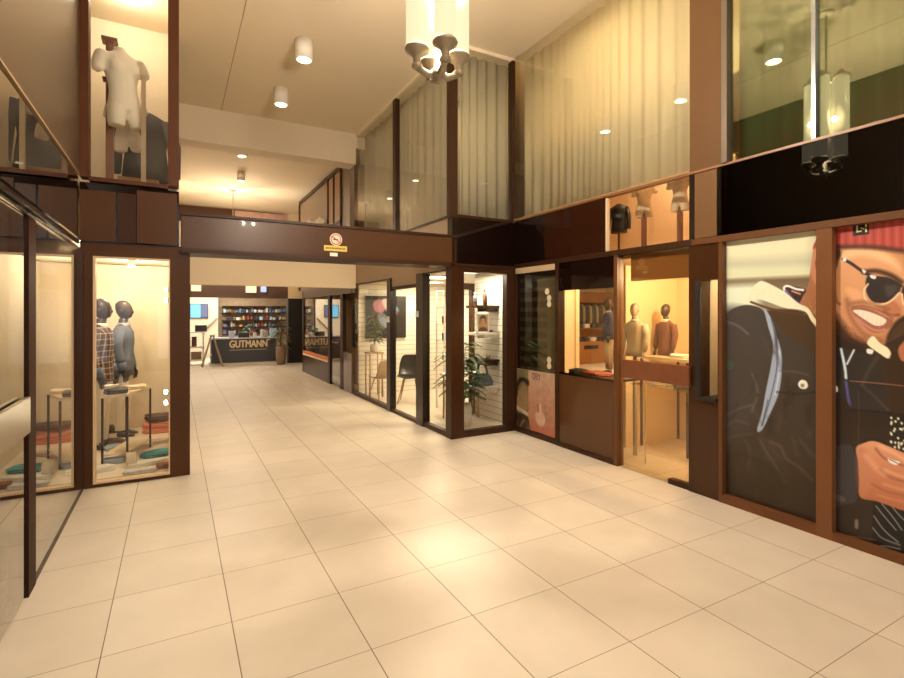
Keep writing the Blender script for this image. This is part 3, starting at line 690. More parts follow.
# poster frames 720..: header, mullions, base
pf = sroot('window_11', (XR, y835, 0))
ztop = rz(722, 241)
mm_ = MB()
mm_.box(XR-.03, XR+.06, y720-.035, y720+.0, 0, ztop); mm_.build('window_frame', frame_m, pf)
MB().box(XR-.03, XR+.06, y835, y818, 0, ztop).build('window_mullion', mat('mullion_brown', (.17,.07,.027), .4, spec=.25), pf)
MB().box(XR-.028, XR+.06, y818, y720-.035, 0, .075).build('window_sill', mat('sill_brown', (.14,.055,.021), .4, spec=.25), pf)
MB().box(XR-.028, XR+.06, .3, y835, 0, .06).build('window_sill', mat('sill_brown', (.14,.055,.021), .4, spec=.25), pf)
MB().box(XR+.055, XR+.09, .25, y720, 0, ztop).build('backing', blackm, pf)
MB().box(XR-.03, XR+.06, .2, .3, 0, ztop).build('window_frame', frame_m, pf)
slab('wall_right_near', brown2, XR-.01, XR+.09, Y0, .2, 0, ztop)

# ---------------------------------------------------------------- printed posters (colour stored on a fine mesh)
PK = (1.0, 1.0, 1.0)
def vcol_mat(name, rough=.35, coat=.25):
    m = bpy.data.materials.new(name); m.use_nodes = True; nt = m.node_tree; b = nt.nodes['Principled BSDF']
    a = nt.nodes.new('ShaderNodeVertexColor'); a.layer_name = 'print'; nt.links.new(a.outputs['Color'], b.inputs['Base Color'])
    b.inputs['Roughness'].default_value = rough; b.inputs['Coat Weight'].default_value = coat; b.inputs['Coat Roughness'].default_value = .05; return m
printm = vcol_mat('printed_vinyl', .45, .06)
class Print:
    """artwork on a wall rectangle; a = along the wall, b = height, in metres"""
    def __init__(s, a0, a1, b0, b1, na, nb, conv, base=(60,45,35)):
        s.a0, s.a1, s.b0, s.b1, s.na, s.nb, s.conv = a0, a1, b0, b1, na, nb, conv
        A, Bb = np.meshgrid(np.linspace(a0, a1, na), np.linspace(b0, b1, nb)); s.A = A.ravel(); s.B = Bb.ravel()
        s.col = np.tile(np.array(base, float), (len(s.A), 1)); s.rng = np.random.RandomState(3)
    def pts(s, P, closed=True, smooth=True, k=5):
        P = [s.conv(*p) for p in P]; n = len(P)
        if not smooth: return np.array(P)
        out = []
        rng = range(n) if closed else range(n-1)
        for i in rng:
            if closed: p0, p1, p2, p3 = P[i-1], P[i], P[(i+1) % n], P[(i+2) % n]
            else: p0, p1, p2, p3 = P[max(i-1,0)], P[i], P[i+1], P[min(i+2,n-1)]
            for j in range(k):
                t = j/k
                out.append(tuple(.5*((2*p1[q])+(-p0[q]+p2[q])*t+(2*p0[q]-5*p1[q]+4*p2[q]-p3[q])*t*t+(-p0[q]+3*p1[q]-3*p2[q]+p3[q])*t**3) for q in (0,1)))
        if not closed: out.append(P[-1])
        return np.array(out)
    def _dist(s, idx, Q, closed):
        x = s.A[idx][:,None]; y = s.B[idx][:,None]
        a = Q; b = np.roll(Q, -1, 0)
        if not closed: a = Q[:-1]; b = Q[1:]
        ax, ay, bx, by = a[:,0][None], a[:,1][None], b[:,0][None], b[:,1][None]
        dx, dy = bx-ax, by-ay; t = np.clip(((x-ax)*dx+(y-ay)*dy)/(dx*dx+dy*dy+1e-12), 0, 1)
        D = np.sqrt((x-ax-t*dx)**2+(y-ay-t*dy)**2); d = D.min(1)
        if closed:
            c = ((ay > y) != (by > y)) & (x < dx*(y-ay)/(np.where(abs(dy) < 1e-12, 1e-12, dy))+ax)
            ins = c.sum(1) % 2 == 1; return np.where(ins, -d, d)
        return d
    def _mix(s, idx, al, c): s.col[idx] = s.col[idx]*(1-al[:,None])+np.asarray(c, float)*al[:,None]
    def fill(s, P, c, f=.006, alpha=1, c2=None, smooth=True, axis=1, tex=None):
        Q = s.pts(P, True, smooth); m = f*1.5
        idx = np.where((s.A > Q[:,0].min()-m)&(s.A < Q[:,0].max()+m)&(s.B > Q[:,1].min()-m)&(s.B < Q[:,1].max()+m))[0]
        if not len(idx): return
        d = s._dist(idx, Q, True); al = np.clip(.5-d/(2*f), 0, 1)*alpha
        cc = np.tile(np.array(c, float), (len(idx),1))
        if c2 is not None:
            lo, hi = Q[:,axis].min(), Q[:,axis].max(); t = (((s.B if axis else s.A)[idx]-lo)/(hi-lo))[:,None]; t = np.clip(t,0,1)
            cc = np.array(c2, float)*(1-t)+cc*t
        if tex is not None: cc = cc*(1+tex*(s.rng.rand(len(idx))[:,None]-.5)*2)
        s._mix(idx, al, cc)
    def line(s, P, w, c, f=.003, alpha=1, smooth=True):
        Q = s.pts(P, False, smooth); m = w+f*2
        idx = np.where((s.A > Q[:,0].min()-m)&(s.A < Q[:,0].max()+m)&(s.B > Q[:,1].min()-m)&(s.B < Q[:,1].max()+m))[0]
        if not len(idx): return
        d = s._dist(idx, Q, False)-w/2; s._mix(idx, np.clip(.5-d/(2*f), 0, 1)*alpha, c)
    def noise(s, amt, cells):
        g = s.rng.rand(cells+2, cells+2); u = (s.A-s.a0)/(s.a1-s.a0)*cells; v = (s.B-s.b0)/(s.b1-s.b0)*cells
        i = np.clip(u.astype(int),0,cells); j = np.clip(v.astype(int),0,cells); fu = u-i; fv = v-j
        n = g[j,i]*(1-fu)*(1-fv)+g[j,i+1]*fu*(1-fv)+g[j+1,i]*(1-fu)*fv+g[j+1,i+1]*fu*fv
        s.col *= (1+amt*(n-.5)*2)[:,None]
    def build(s, name, place, thick, m=None, gain=1.0, tint=(1,1,1)):
        n = len(s.A); v = [place(a, b, 0) for a, b in zip(s.A, s.B)]
        na, nb = s.na, s.nb
        f = [(j*na+i, j*na+i+1, (j+1)*na+i+1, (j+1)*na+i) for j in range(nb-1) for i in range(na-1)]
        cs = [(s.a0,s.b0),(s.a1,s.b0),(s.a1,s.b1),(s.a0,s.b1)]
        v += [place(a, b, 0) for a, b in cs]+[place(a, b, thick) for a, b in cs]
        f += [(n+7,n+6,n+5,n+4)]+[(n+k, n+(k+1)%4, n+4+(k+1)%4, n+4+k) for k in range(4)]
        me = bpy.data.meshes.new(name); c = Vector(place((s.a0+s.a1)/2, s.b0, 0)); me.from_pydata([tuple(Vector(q)-c) for q in v], [], f)
        col = np.clip(s.col/255, 0, 1); l = np.where(col <= .04045, col/12.92, ((col+.055)/1.055)**2.4)*gain*np.array(tint)
        lum = (l@np.array([.25,.6,.15]))[:,None]; l = np.clip(l*np.clip(lum,1e-4,9)**.30*1.06, 0, .93)
        full = np.ones((len(v),4), np.float32); full[:n,:3] = l; full[n:,:3] = .5
        at_ = me.color_attributes.new('print', 'FLOAT_COLOR', 'POINT'); at_.data.foreach_set('color', full.ravel())
        me.materials.append(m or printm); o = bpy.data.objects.new(name, me); C.objects.link(o); o.location = c; return o
XP = XR+.03
def wall_yz(u, v): q = at(u, v, X=XP); return (q.y, q.z)
pz0_, pz1_ = .07, ztop
# ---- poster 1: shoulder and collar
P = Print(y818-.0, y720-.03, .07, pz1_, 150, 430, wall_yz, (225,205,165))
P.fill([(700,215),(840,200),(840,262),(700,276)], (236,216,170), .02, c2=(205,190,148), smooth=False)
P.fill([(700,262),(840,254),(840,272),(700,281)], (186,176,140), .05, smooth=False)
P.fill([(700,268),(840,264),(840,275),(700,281)], (205,195,152), .03, smooth=False)
P.fill([(700,281),(840,275),(840,340),(700,340)], (120,92,60), .02, c2=(200,190,158), smooth=False)
P.fill([(700,286),(760,283),(760,350),(700,350)], (212,206,170), .04, smooth=False)
# neck and ear
P.fill([(812,262),(808,285),(801,300),(797,306),(806,312),(815,330),(835,340),(835,225),(822,228)], (196,128,82), .004, c2=(168,98,58))
P.fill([(813,248),(819,236),(830,230),(830,262),(818,255)], (176,66,46), .004)
P.fill([(812,258),(814,249),(822,247),(826,262),(822,282),(815,284),(811,272)], (206,132,92), .004)
P.fill([(815,262),(819,254),(823,262),(820,276),(817,272)], (152,84,54), .004)
# inner collar
P.fill([(783,290),(786,285),(797,287),(806,290),(803,296),(797,306),(790,300)], (70,44,34), .003)
P.line([(803,290),(796,289),(788,286),(784,288),(787,296),(796,303),(804,308)], .018, (220,205,220), .003)
P.line([(786,291),(792,299),(802,306)], .022, (120,108,140), .004)
P.line([(792,291),(800,294)], .014, (205,140,110), .003)
# dark jacket body
P.fill([(722,318),(732,309),(746,305),(760,308),(770,318),(790,320),(806,328),(822,340),(830,560),(700,560),(700,330)], (84,72,62), .004, c2=(70,42,18))
P.fill([(765,312),(782,309),(806,312),(830,330),(835,372),(812,352),(792,338),(775,322)], (92,62,34), .01)
P.fill([(700,320),(760,312),(770,340),(760,400),(735,440),(700,440)], (84,72,64), .05, .8)
# sherpa collar
P.fill([(749,304),(750,292),(756,284),(762,281),(772,285),(786,293),(798,303),(808,308),(815,318),(826,330),(826,338),(812,322),(804,311),(785,308),(768,302),(756,299)], (232,208,164), .004, tex=.06)
P.line([(751,302),(768,308),(786,312),(803,314)], .018, (108,68,36), .005)
# strap
P.fill([(764,308),(772,320),(776,334),(781,350),(782,368),(779,392),(771,412),(762,430),(757,430),(762,412),(766,390),(771,365),(773,345),(768,326)], (158,160,168), .004)
P.line([(771,318),(776,340),(777,365),(772,392),(762,426)], .008, (88,88,100), .004)
P.line([(778,340),(780,365),(775,395)], .008, (196,198,206), .003, .8)
P.line([(768,400),(762,425)], .006, (60,70,90), .003)
# stitching, folds
for L_, w_, c_, al in (([(728,322),(738,326),(748,334)], .012, (150,140,130), .6), ([(752,374),(756,384),(758,392)], .008, (150,140,130), .6),
    ([(752,412),(754,405),(757,398)], .01, (140,120,110), .6), ([(728,415),(738,409),(752,405)], .012, (130,112,100), .6),
    ([(722,428),(735,421),(748,424)], .02, (112,96,88), .5), ([(780,371),(797,372),(808,375)], .006, (120,104,92), .8), ([(777,392),(797,394),(816,392)], .008, (50,32,18), .8),
    ([(760,440),(768,455),(777,468),(785,482)], .022, (118,96,78), .6), ([(770,442),(780,446),(786,458),(800,468),(812,480)], .02, (122,100,80), .6),
    ([(745,440),(750,452),(748,470)], .02, (104,84,70), .5), ([(800,440),(810,452),(816,458)], .02, (100,84,72), .5), ([(785,482),(800,486),(814,492)], .015, (96,74,56), .5),
    ([(722,440),(735,436),(752,434)], .015, (110,90,76), .5)): P.line(L_, w_, c_, .012, al)
for k in range(26):
    a = 728+random.random()*84; b_ = 330+random.random()*170; d_ = random.uniform(-8,8)
    P.line([(a,b_),(a+d_*.5,b_+7),(a+d_,b_+16)], .02, random.choice([(104,92,82),(58,44,34),(50,34,20)]), .022, .35)
P.line([(722,462),(740,455),(760,462),(790,480),(816,486)], .03, (60,42,26), .03, .5); P.line([(762,436),(776,452),(790,486)], .05, (98,78,62), .04, .4)
P.fill([(700,470),(840,470),(840,560),(700,560)], (62,38,14), .12, .6, smooth=False)
for k in range(120):
    a = 752+random.random()*66; b_ = 284+random.random()*40; 
    if abs(b_-(284+(a-752)*.42)) < 8: P.line([(a,b_),(a+1,b_+.8)], .004, random.choice([(246,226,186),(200,174,132)]), .003, .5, smooth=False)
P.fill([(798,384),(801,380),(806,381),(808,386),(805,389),(800,388)], (222,206,178), .003); P.fill([(801,384),(804,384),(804,387),(801,387)], (150,130,105), .003)
P.fill([(726,362),(732,361),(733,368),(727,369)], (70,96,70), .006, .7)
POST_GAIN = 1.5
o = P.build('advertising_poster', lambda a, b, t: (XP+t, a, b), .006, gain=POST_GAIN, tint=(.80,.98,1.25))
tag(o, 'tall advertising poster of a denim jacket shoulder with cream fleece collar beside the brown pier', 'poster')
# ---- poster 2: smiling man
P = Print(.32, y835, .06, pz1_, 330, 470, wall_yz, (74,50,32))
P.fill([(825,200),(1000,160),(1000,330),(825,330)], (86,58,38), .03, smooth=False)
# jacket left side below
P.fill([(820,330),(850,340),(872,350),(890,420),(890,560),(820,560)], (62,50,44), .02)
# face
P.fill([(820,238),(870,243),(930,250),(960,270),(950,300),(925,318),(905,325),(893,335),(884,345),(872,348),(856,344),(842,338),(832,330),(820,320)], (204,132,78), .006, c2=(176,100,56))
P.fill([(820,255),(870,252),(905,262),(905,320),(880,338),(850,330),(826,300)], (226,160,112), .03, .7)
P.fill([(838,262),(860,256),(885,262),(900,270),(885,252),(850,248)], (240,180,126), .02, .8)
P.fill([(835,278),(850,282),(862,300),(855,310),(838,300)], (216,146,92), .02, .7)
# dark hair + beard edge
P.fill([(820,240),(840,250),(838,262),(834,270),(820,275)], (60,38,22), .012, .85)
P.fill([(820,300),(836,318),(848,334),(862,342),(880,345),(872,352),(856,352),(838,345),(820,335)], (64,38,24), .012, .85)
P.line([(834,292),(837,302),(840,304)], .012, (110,60,36), .01, .7)
# nose
P.fill([(874,300),(882,296),(893,300),(902,310),(897,318),(885,314),(876,308)], (196,116,74), .012, .9)
P.line([(884,311),(891,315),(899,315)], .012, (112,56,34), .008, .8)
P.fill([(876,298),(884,298),(884,305),(877,305)], (226,158,118), .01, .6)
# cap
P.fill([(820,195),(1000,140),(1000,262),(940,254),(904,251),(860,247),(820,250)], (196,72,56), .004, smooth=False)
for k in range(26):
    u = 832+k*4.6; P.line([(u,212-k*1.1),(u+.5,246+k*.25)], .010, (164,50,38) if k % 2 else (212,92,72), .005, .7, smooth=False)
P.line([(830,229),(870,226),(905,223),(960,214)], .012, (220,104,80), .008, .6)
P.line([(830,247),(870,247),(904,251),(950,256)], .03, (84,44,28), .014, .8)
# cap label
P.fill([(853,225),(869,222),(869,234),(853,236)], (38,22,12), .002, smooth=False)
P.line([(857,226),(857,232),(861,231)], .010, (232,205,130), .002, smooth=False); P.line([(861,228),(864,229)], .009, (232,205,130), .002); P.line([(866,224.5),(866,226.5)], .011, (232,205,130), .002, smooth=False); P.line([(866,229),(866,231.5)], .011, (232,205,130), .002, smooth=False)
# eyebrow, glasses
P.line([(864,272),(876,271),(890,275),(901,282)], .03, (70,38,22), .012, .85)
P.fill([(866,290),(867,277),(876,276),(890,279),(900,284),(899,293),(891,301),(880,303),(871,300)], (62,48,42), .004)
P.fill([(885,286),(897,286),(895,293),(888,297)], (92,78,70), .012, .8)
P.line([(868,284),(864,291),(866,300),(873,304),(884,304),(892,300),(899,293)], .012, (228,186,140), .003)
P.line([(843,259),(852,264),(862,271),(874,277),(888,279),(901,286)], .02, (66,50,38), .004)
P.line([(862,271),(868,275),(874,276)], .014, (70,54,42), .004)
P.fill([(843,258),(846,258),(846,261),(843,261)], (220,205,180), .002); P.fill([(862,269.5),(866,271),(864,273.5)], (230,215,190), .002); P.fill([(870,275),(876,276),(875,279),(871,278)], (235,220,200), .002)
P.fill([(904,286),(918,290),(926,300),(920,310),(908,308),(902,298)], (60,46,40), .004); P.line([(902,294),(904,304),(912,310),(921,309)], .012, (228,186,140), .003)
# mouth
P.fill([(845,296),(858,300),(872,304),(888,312),(900,320),(897,332),(888,342),(874,343),(860,338),(848,326),(842,310)], (196,126,82), .02, .55)
P.line([(847,300),(849,312),(855,324),(866,335),(880,340)], .016, (150,88,58), .016, .7)
P.fill([(851,308),(860,306.5),(872,309.5),(884,316),(893,320.5),(890,327),(882,332),(872,332),(862,324.5),(855,316)], (168,96,74), .006, .9)
P.fill([(853,310.5),(862,310),(874,313.5),(886,319.5),(883,325),(875,325.5),(866,320.5),(858,315)], (226,200,168), .003)
for (a, b_) in ((858,313),(862.5,316),(867,318.5),(871.5,320.5),(876,322.5),(880,324)): P.line([(a+1,b_-4),(a-.3,b_+4)], .0025, (206,170,136), .002, .7)
P.line([(857,318.5),(866,325.5),(876,330.5),(885,329.5)], .016, (206,134,108), .006, .9)
P.line([(852,307),(861,305.6),(873,308),(886,314),(893,319)], .007, (128,76,56), .005, .7)
P.line([(850,304),(860,302),(874,304),(888,309)], .022, (120,76,50), .012, .45)
P.line([(852,334),(862,341),(875,345)], .02, (110,68,44), .014, .5)
P.fill([(846,288),(858,290),(862,298),(852,300)], (232,166,118), .014, .5)
P.fill([(834,312),(842,318),(850,332),(846,338),(836,326)], (100,62,40), .014, .5)
for k in range(160):
    a = 836+random.random()*44; b_ = 326+random.random()*20
    if b_ > 318+(a-836)*.55: P.line([(a,b_),(a+.8,b_+1.2)], .003, (70,44,30), .002, .35, smooth=False)
# second person hair on the right
P.fill([(886,345),(890,330),(900,318),(920,312),(1000,300),(1000,420),(900,420),(888,380)], (74,46,26), .01)
for k in range(8): P.line([(888+k*2,342-k),(898+k*3,326-k),(915+k*3,316-k)], .006, (124,86,54), .006, .5)
P.fill([(899,347),(910,338),(930,340),(930,362),(905,362),(899,356)], (188,110,72), .006)
# collar right of chin
P.fill([(867,342),(873,336),(880,343),(888,348),(891,354),(887,358),(880,354),(870,347)], (230,206,160), .004)
P.line([(884,352),(888,357)], .02, (236,216,176), .006)
# shirt, lanyard
P.fill([(830,352),(845,348),(842,362),(838,380),(830,385)], (56,46,46), .01, .8)
P.line([(841,349),(843,358),(845,368),(846,378)], .018, (196,200,206), .004); P.line([(854,350),(850,358),(847,364)], .012, (210,200,190), .004)
P.line([(846,382),(848,396),(850,406)], .018, (96,84,140), .004)
P.fill([(834,387),(837,386),(838,391),(835,392)], (225,210,190), .002); P.fill([(867,349),(873,350),(872,354),(867,353)], (225,210,190), .002)
P.line([(878,356),(868,372),(862,385)], .02, (100,76,60), .012, .7); P.line([(862,385),(876,398),(888,410)], .015, (104,80,62), .01, .7)
P.line([(850,381),(875,383),(905,386)], .006, (170,110,70), .003)
P.fill([(832,408),(860,411),(905,415),(1000,430),(1000,560),(832,560)], (64,42,28), .01, .8)
P.line([(848,410),(880,412),(1000,428)], .01, (40,24,14), .004)
P.line([(858,390),(859,410),(858,445)], .006, (110,80,58), .004, .6)
# patterned bag
P.fill([(888,415),(1000,428),(1000,470),(915,452),(892,446)], (48,36,26), .006, smooth=False)
for k in range(70):
    a = 889+random.random()*60; b_ = 417+random.random()*30+(a-889)*.15
    P.fill([(a,b_),(a+1.4,b_-1),(a+2.4,b_+.6),(a+1.2,b_+1.8)], (232,214,176), .003)
# black vinyl below hand
P.fill([(873,500),(890,495),(1000,520),(1000,600),(872,580)], (30,24,20), .006, smooth=False)
for L_ in ([(876,506),(884,516),(896,530)],[(874,516),(884,530),(898,542)],[(882,504),(892,516),(902,530)],[(873,528),(882,538),(900,545)],[(874,552),(882,546),(900,549)],[(876,556),(888,553),(904,556)],[(890,504),(900,516),(915,530)]): P.line(L_, .009, (196,190,180), .005, .75)
# cuff and hand
P.fill([(830,448),(838,445),(852,446),(857,460),(858,480),(857,500),(846,504),(830,502)], (74,64,64), .004)
P.line([(853,446),(858,465),(858,495)], .01, (48,38,36), .005, .8)
P.fill([(832,494),(840,495),(846,500),(840,502)], (120,100,80), .006, .7)
P.fill([(856,448),(864,443),(874,441),(888,446),(902,452),(925,462),(940,480),(940,505),(925,512),(905,511),(890,506),(875,501),(860,497),(859,480),(858,462)], (226,150,106), .004, c2=(192,106,66))
P.fill([(857,452),(866,450),(872,470),(868,492),(859,492)], (206,128,88), .015, .6)
P.line([(880,446),(892,452),(904,459),(916,462)], .022, (240,176,134), .012, .6)
P.line([(886,470),(900,476),(915,479)], .018, (236,166,122), .010, .6); P.line([(884,484),(900,489),(915,492)], .016, (228,154,112), .010, .6); P.line([(878,495),(895,500),(915,504)], .014, (222,146,104), .010, .5)
P.line([(876,449),(884,458),(896,463),(910,468)], .014, (170,92,60), .008, .8); P.line([(880,470),(892,478),(915,484)], .012, (166,90,60), .01, .7); P.line([(872,484),(888,492),(915,497)], .010, (160,84,56), .01, .6)
P.line([(866,456),(876,468),(884,474)], .03, (238,170,128), .02, .5)
P.fill([(888,458),(893,460),(900,462),(896,465),(889,462)], (230,220,200), .003); P.line([(889,459),(899,464)], .004, (40,30,26), .002)
P.line([(850,536),(876,540)], .005, (160,110,70), .003); P.fill([(853,542),(857,541),(859,544),(855,545)], (214,160,110), .003); P.fill([(855,520),(858,520),(858,528),(855,528)], (150,130,110), .004, .8)
o = P.build('advertising_poster', lambda a, b, t: (XP+t, a, b), .006, gain=POST_GAIN, tint=(.80,.98,1.25))
tag(o, 'tall advertising poster of a smiling man in a red knitted cap and sunglasses', 'poster')
# ---- small double poster at the corner
P = Print(y558+.03, YK-.07, .08, zp, 110, 150, lambda u, v: (at(u, v, X=XR+.0).y, at(u, v, X=XR+.0).z), (196,152,118))
P.fill([(528,360),(560,365),(560,450),(528,445)], (206,164,132), .01, c2=(200,110,72), smooth=False)
P.fill([(500,360),(529,362),(529,445),(500,440)], (150,128,82), .004, c2=(126,100,60), smooth=False)
P.fill([(517,400),(520,390),(524,384),(527,388),(529,402),(528,410),(522,414),(518,410)], (176,132,88), .01)
P.fill([(518,396),(519,386),(524,381),(529,386),(529,380),(520,378),(515,392)], (60,38,20), .01)
P.fill([(512,408),(518,412),(529,418),(529,440),(512,432)], (84,58,40), .01)
P.line([(515,405),(522,410),(528,414)], .055, (206,184,136), .006)
P.line([(519,432),(522,424),(525,420)], .03, (170,128,84), .01); P.line([(516,416),(518,424)], .02, (150,110,76), .01)
P.line([(541,404),(541,424)], .03, (220,186,150), .012); P.line([(546,406),(547,424)], .04, (176,130,96), .015)
P.fill([(536,414),(542,412),(546,420),(543,427),(538,424)], (220,168,140), .012); P.line([(538,405),(539,411)], .03, (170,110,70), .015)
P.fill([(528,424),(556,430),(558,445),(528,440)], (200,100,64), .05, .6, smooth=False)
P.noise(.05, 20)
o = P.build('advertising_poster', lambda a, b, t: (XR-.012+t, a, b), .01, gain=1.2, tint=(.82,1,1.25))
tag(o, 'small pink and olive double poster at floor level below the striped blind', 'poster')
def text(body, name, loc, rot, size, m, extr=.002, parent=None, width=None, align='CENTER'):
    cu = bpy.data.curves.new(name, 'FONT'); cu.body = body; cu.size = size; cu.extrude = extr; cu.align_x = align; cu.align_y = 'CENTER'
    tmp = bpy.data.objects.new('tmp', cu); C.objects.link(tmp); dg = bpy.context.evaluated_depsgraph_get(); dg.update()
    me = bpy.data.meshes.new_from_object(tmp.evaluated_get(dg)); bpy.data.objects.remove(tmp)
    if width:
        xs = [v.co.x for v in me.vertices]; k = width/(max(xs)-min(xs)); me.transform(Matrix.Diagonal((k,1,1,1)))
    me.materials.clear(); me.materials.append(m); ob = bpy.data.objects.new(name, me); C.objects.link(ob); ob.parent = parent
    ob.location = Vector(loc)-(wl(parent) if parent else Vector((0,0,0))); ob.rotation_euler = rot; return ob
q = at(536, 377, X=XR-.013); text('OBY', 'lettering', (XR-.0125, q.y, q.z), (math.pi/2,0,-math.pi/2), .13, blackm, .0005, parent=None, width=.19)
lt = C.objects['lettering']; mw = lt.location.copy(); lt.parent = o; lt.location = mw-o.location
# round stickers on the blind door
for i, (u, v_) in enumerate(((547,291.5),(549,298),(549,304),(549,360),(549,366))):
    q = at(u, v_, X=XR-.004)
    s_ = MB().tube([(XR+.0,q.y,q.z),(XR-.004,q.y,q.z)], .042, 16).build('round_sticker', mat('sticker_cream', (.72,.64,.44), .5))
    tag(s_, ['topmost small round sticker on the dark glass door','second round sticker from the top on the dark glass door','third round sticker from the top on the dark glass door','upper of the two low round stickers just above the poster','lowest round sticker touching the top of the small poster'][i], 'sticker')

# ---------------------------------------------------------------- corner unit (kiosk)
def kp(u): return yr(u, XK)
yk1, yk2, yk3 = kp(421), kp(390), kp(353.5)
def kzz(u, v): return at(u, v, X=XK).z
cp = 457
st_ = MB(); st_.box(XK-.02, XK+.14, YK-.04, YK+.12, 0, 2.37)
struct(st_.build('wall_corner_post', brown))
# front fascia band and side fascia
slab('trim_26', black, XK+.0, XR, YK-.03, YK+.1, 2.37, 3.0)
slab('trim_27', mat('side_fascia', (.34,.24,.15), .45), XK, XK+.1, YK+.12, YB-.0, 2.30, 3.0)
slab('trim_28', bronze, XK-.02, XR, YK-.045, YK+.1, 2.33, 2.37)
w = sroot('window_12', (XK, YK, 0))
fx0, fx1 = xk(463), xk(505.5)
B(fx0, fx1, YK+.02, YK+.028, .08, 2.26).build('pane', G_clear, w)
g = MB(); g.box(XK+.14, fx0, YK-.03, YK+.08, 0, 2.33); g.box(fx1, XR, YK-.03, YK+.08, 0, 2.33); g.box(fx0, fx1, YK-.03, YK+.08, 0, .08); g.box(fx0, fx1, YK-.03, YK+.08, 2.26, 2.33)
g.build('window_frame', bronze, w)
# side glazing
zg = 2.28
w = sroot('window_13', (XK, YK+.12, 0))
B(XK+.03, XK+.038, YK+.12, yk1-.12, .1, zg).build('pane', G_refl, w)
g = MB(); g.box(XK-.01, XK+.07, YK+.12, yk1-.12, 0, .07); g.box(XK-.01, XK+.07, YK+.12, yk1-.12, zg, 2.30); g.build('window_frame', bronze, w)
B(XK-.03, XK+.09, yk1-.12, yk1+.12, 0, 2.30).build('window_post', mat('near_black_post', (.02,.012,.008), .3), w)
w = sroot('door_3', (XK, yk1, 0))
B(XK+.03, XK+.038, yk1+.12, yk2-.08, .05, 2.1).build('pane', G_refl, w)
g = MB(); g.box(XK-.01, XK+.07, yk1+.12, yk2-.08, 0, .05); g.box(XK-.01, XK+.07, yk1+.12, yk2-.08, 2.1, 2.15); g.build('door_frame', bronze, w)
B(XK+.0, XK+.05, yk1+.12, yk2-.08, 2.15, 2.30).build('transom_panel', mat('transom_tan', (.33,.23,.14), .4), w)
B(XK-.03, XK+.08, yk2-.08, yk2+.08, 0, 2.30).build('door_post', mat('near_black_post', (.02,.012,.008), .3), w)
B(XK-.05, XK-.03, yk1+.02, yk1+.1, 1.64, 1.73).build('door_handle', white, w); B(XK-.05, XK-.03, yk2-.05, yk2+.03, 1.54, 1.64).build('door_handle', white, w)
w = sroot('window_14', (XK, yk2, 0))
B(XK+.03, XK+.038, yk2+.08, yk3, .07, zg).build('pane', G_refl, w)
g = MB(); g.box(XK-.01, XK+.07, yk2+.08, yk3, 0, .07); g.box(XK-.01, XK+.07, yk2+.08, yk3, zg, 2.30); g.build('window_frame', bronze, w)
# room
rm = MB()
rm.box(4.46, 4.52, YK+.1, 7.3, 0, 2.36)                        # slat wall right
struct(rm.build('wall_slat_right', slat))
struct(B(XK+.1, 5.65, 10.15, 10.22, 0, 2.36).build('wall_slat_far', slat))
struct(B(5.58, 5.65, 7.25, 10.15, 0, 2.36).build('wall_slat_side', slat)); struct(B(4.52, 5.65, 7.25, 7.32, 0, 2.36).build('wall_slat_return', slat))
slab('trim_29', white, XK+.1, 5.65, YK+.1, 10.22, 2.36, 2.42)
B(4.40, 4.56, 7.30, 7.40, 0, 2.2).build('door_post', bronze); struct(C.objects['door_post.001'] if 'door_post.001' in C.objects else C.objects['door_post']); 
for o_ in list(C.objects):
    if o_.name.startswith('door_post') and o_.parent is None: o_.name = 'trim_30'
struct(B(XK+.7, 4.56, 7.31, 7.39, 2.1, 2.2).build('trim_31', bronze))
# ceiling lights in the unit
for i, (x_, y_) in enumerate(((3.95, 6.6), (4.1, 8.0), (4.6, 9.4))):
    t = thing('ceiling_light_panel', ['square light panel on the corner shop ceiling just inside its front window','square light panel on the corner shop ceiling above the door','square light panel on the corner shop ceiling above the chairs'][i], 'ceiling light', (x_, y_, 2.33))
    B(x_-.25, x_+.25, y_-.25, y_+.25, 2.335, 2.36).build('housing', white, t); B(x_-.23, x_+.23, y_-.23, y_+.23, 2.325, 2.335).build('diffuser', panelm, t)
    area('lamp', (0,0,-.02), .4, 34, (1,.86,.66), parent=t)
# shelves on slat wall
shx0, shx1 = 4.02, 4.455
def wall_shelf(v_, m_, lab, y0, y1):
    z_ = at(487, v_, Y=(y0+y1)/2).z
    t = thing('wall_shelf', lab, 'shelf', (4.3, (y0+y1)/2, z_-.04)); B(shx0, 4.46, y0, y1, z_-.04, z_).build('shelf_board', m_, t)
    for yy in (y0+.05, y1-.07): B(4.2, 4.46, yy, yy+.015, z_-.10, z_-.04).build('bracket', m_, t)
    return z_
yy0, yy1 = 6.55, 6.85
za = wall_shelf(305.5, bronze, 'dark brown top shelf on the white slatted wall of the corner shop', yy0, yy1)
zb_ = wall_shelf(332, white, 'white second shelf on the slatted wall below the dark top shelf', yy0, yy1)
zc_ = wall_shelf(359, bronze, 'dark brown third shelf on the slatted wall under the framed photo', yy0, yy1)
zd_ = wall_shelf(385.5, white, 'white lowest shelf on the slatted wall carrying the blue bag', yy0, yy1)
def bottle(lab, x, y, z, h, r, m, mc):
    t = thing('bottle', lab, 'bottle', (x,y,z)); MB().lathe([(r,0),(r,h*.6),(r*.8,h*.72),(r*.35,h*.8),(r*.35,h*.86)], n=16).build('bottle_body', m, t, world=False)
    MB().lathe([(r*.45,h*.86),(r*.45,h)], n=12).build('cap', mc, t, world=False)
dk = mat('dark_bottle', (.03,.03,.04), .2); am = mat('amber_bottle', (.18,.07,.03), .2)
bottle('blue-black bottle on the left of the dark top shelf', 4.09, 6.68, za, .20, .035, mat('slate_bottle', (.12,.14,.20), .3), white)
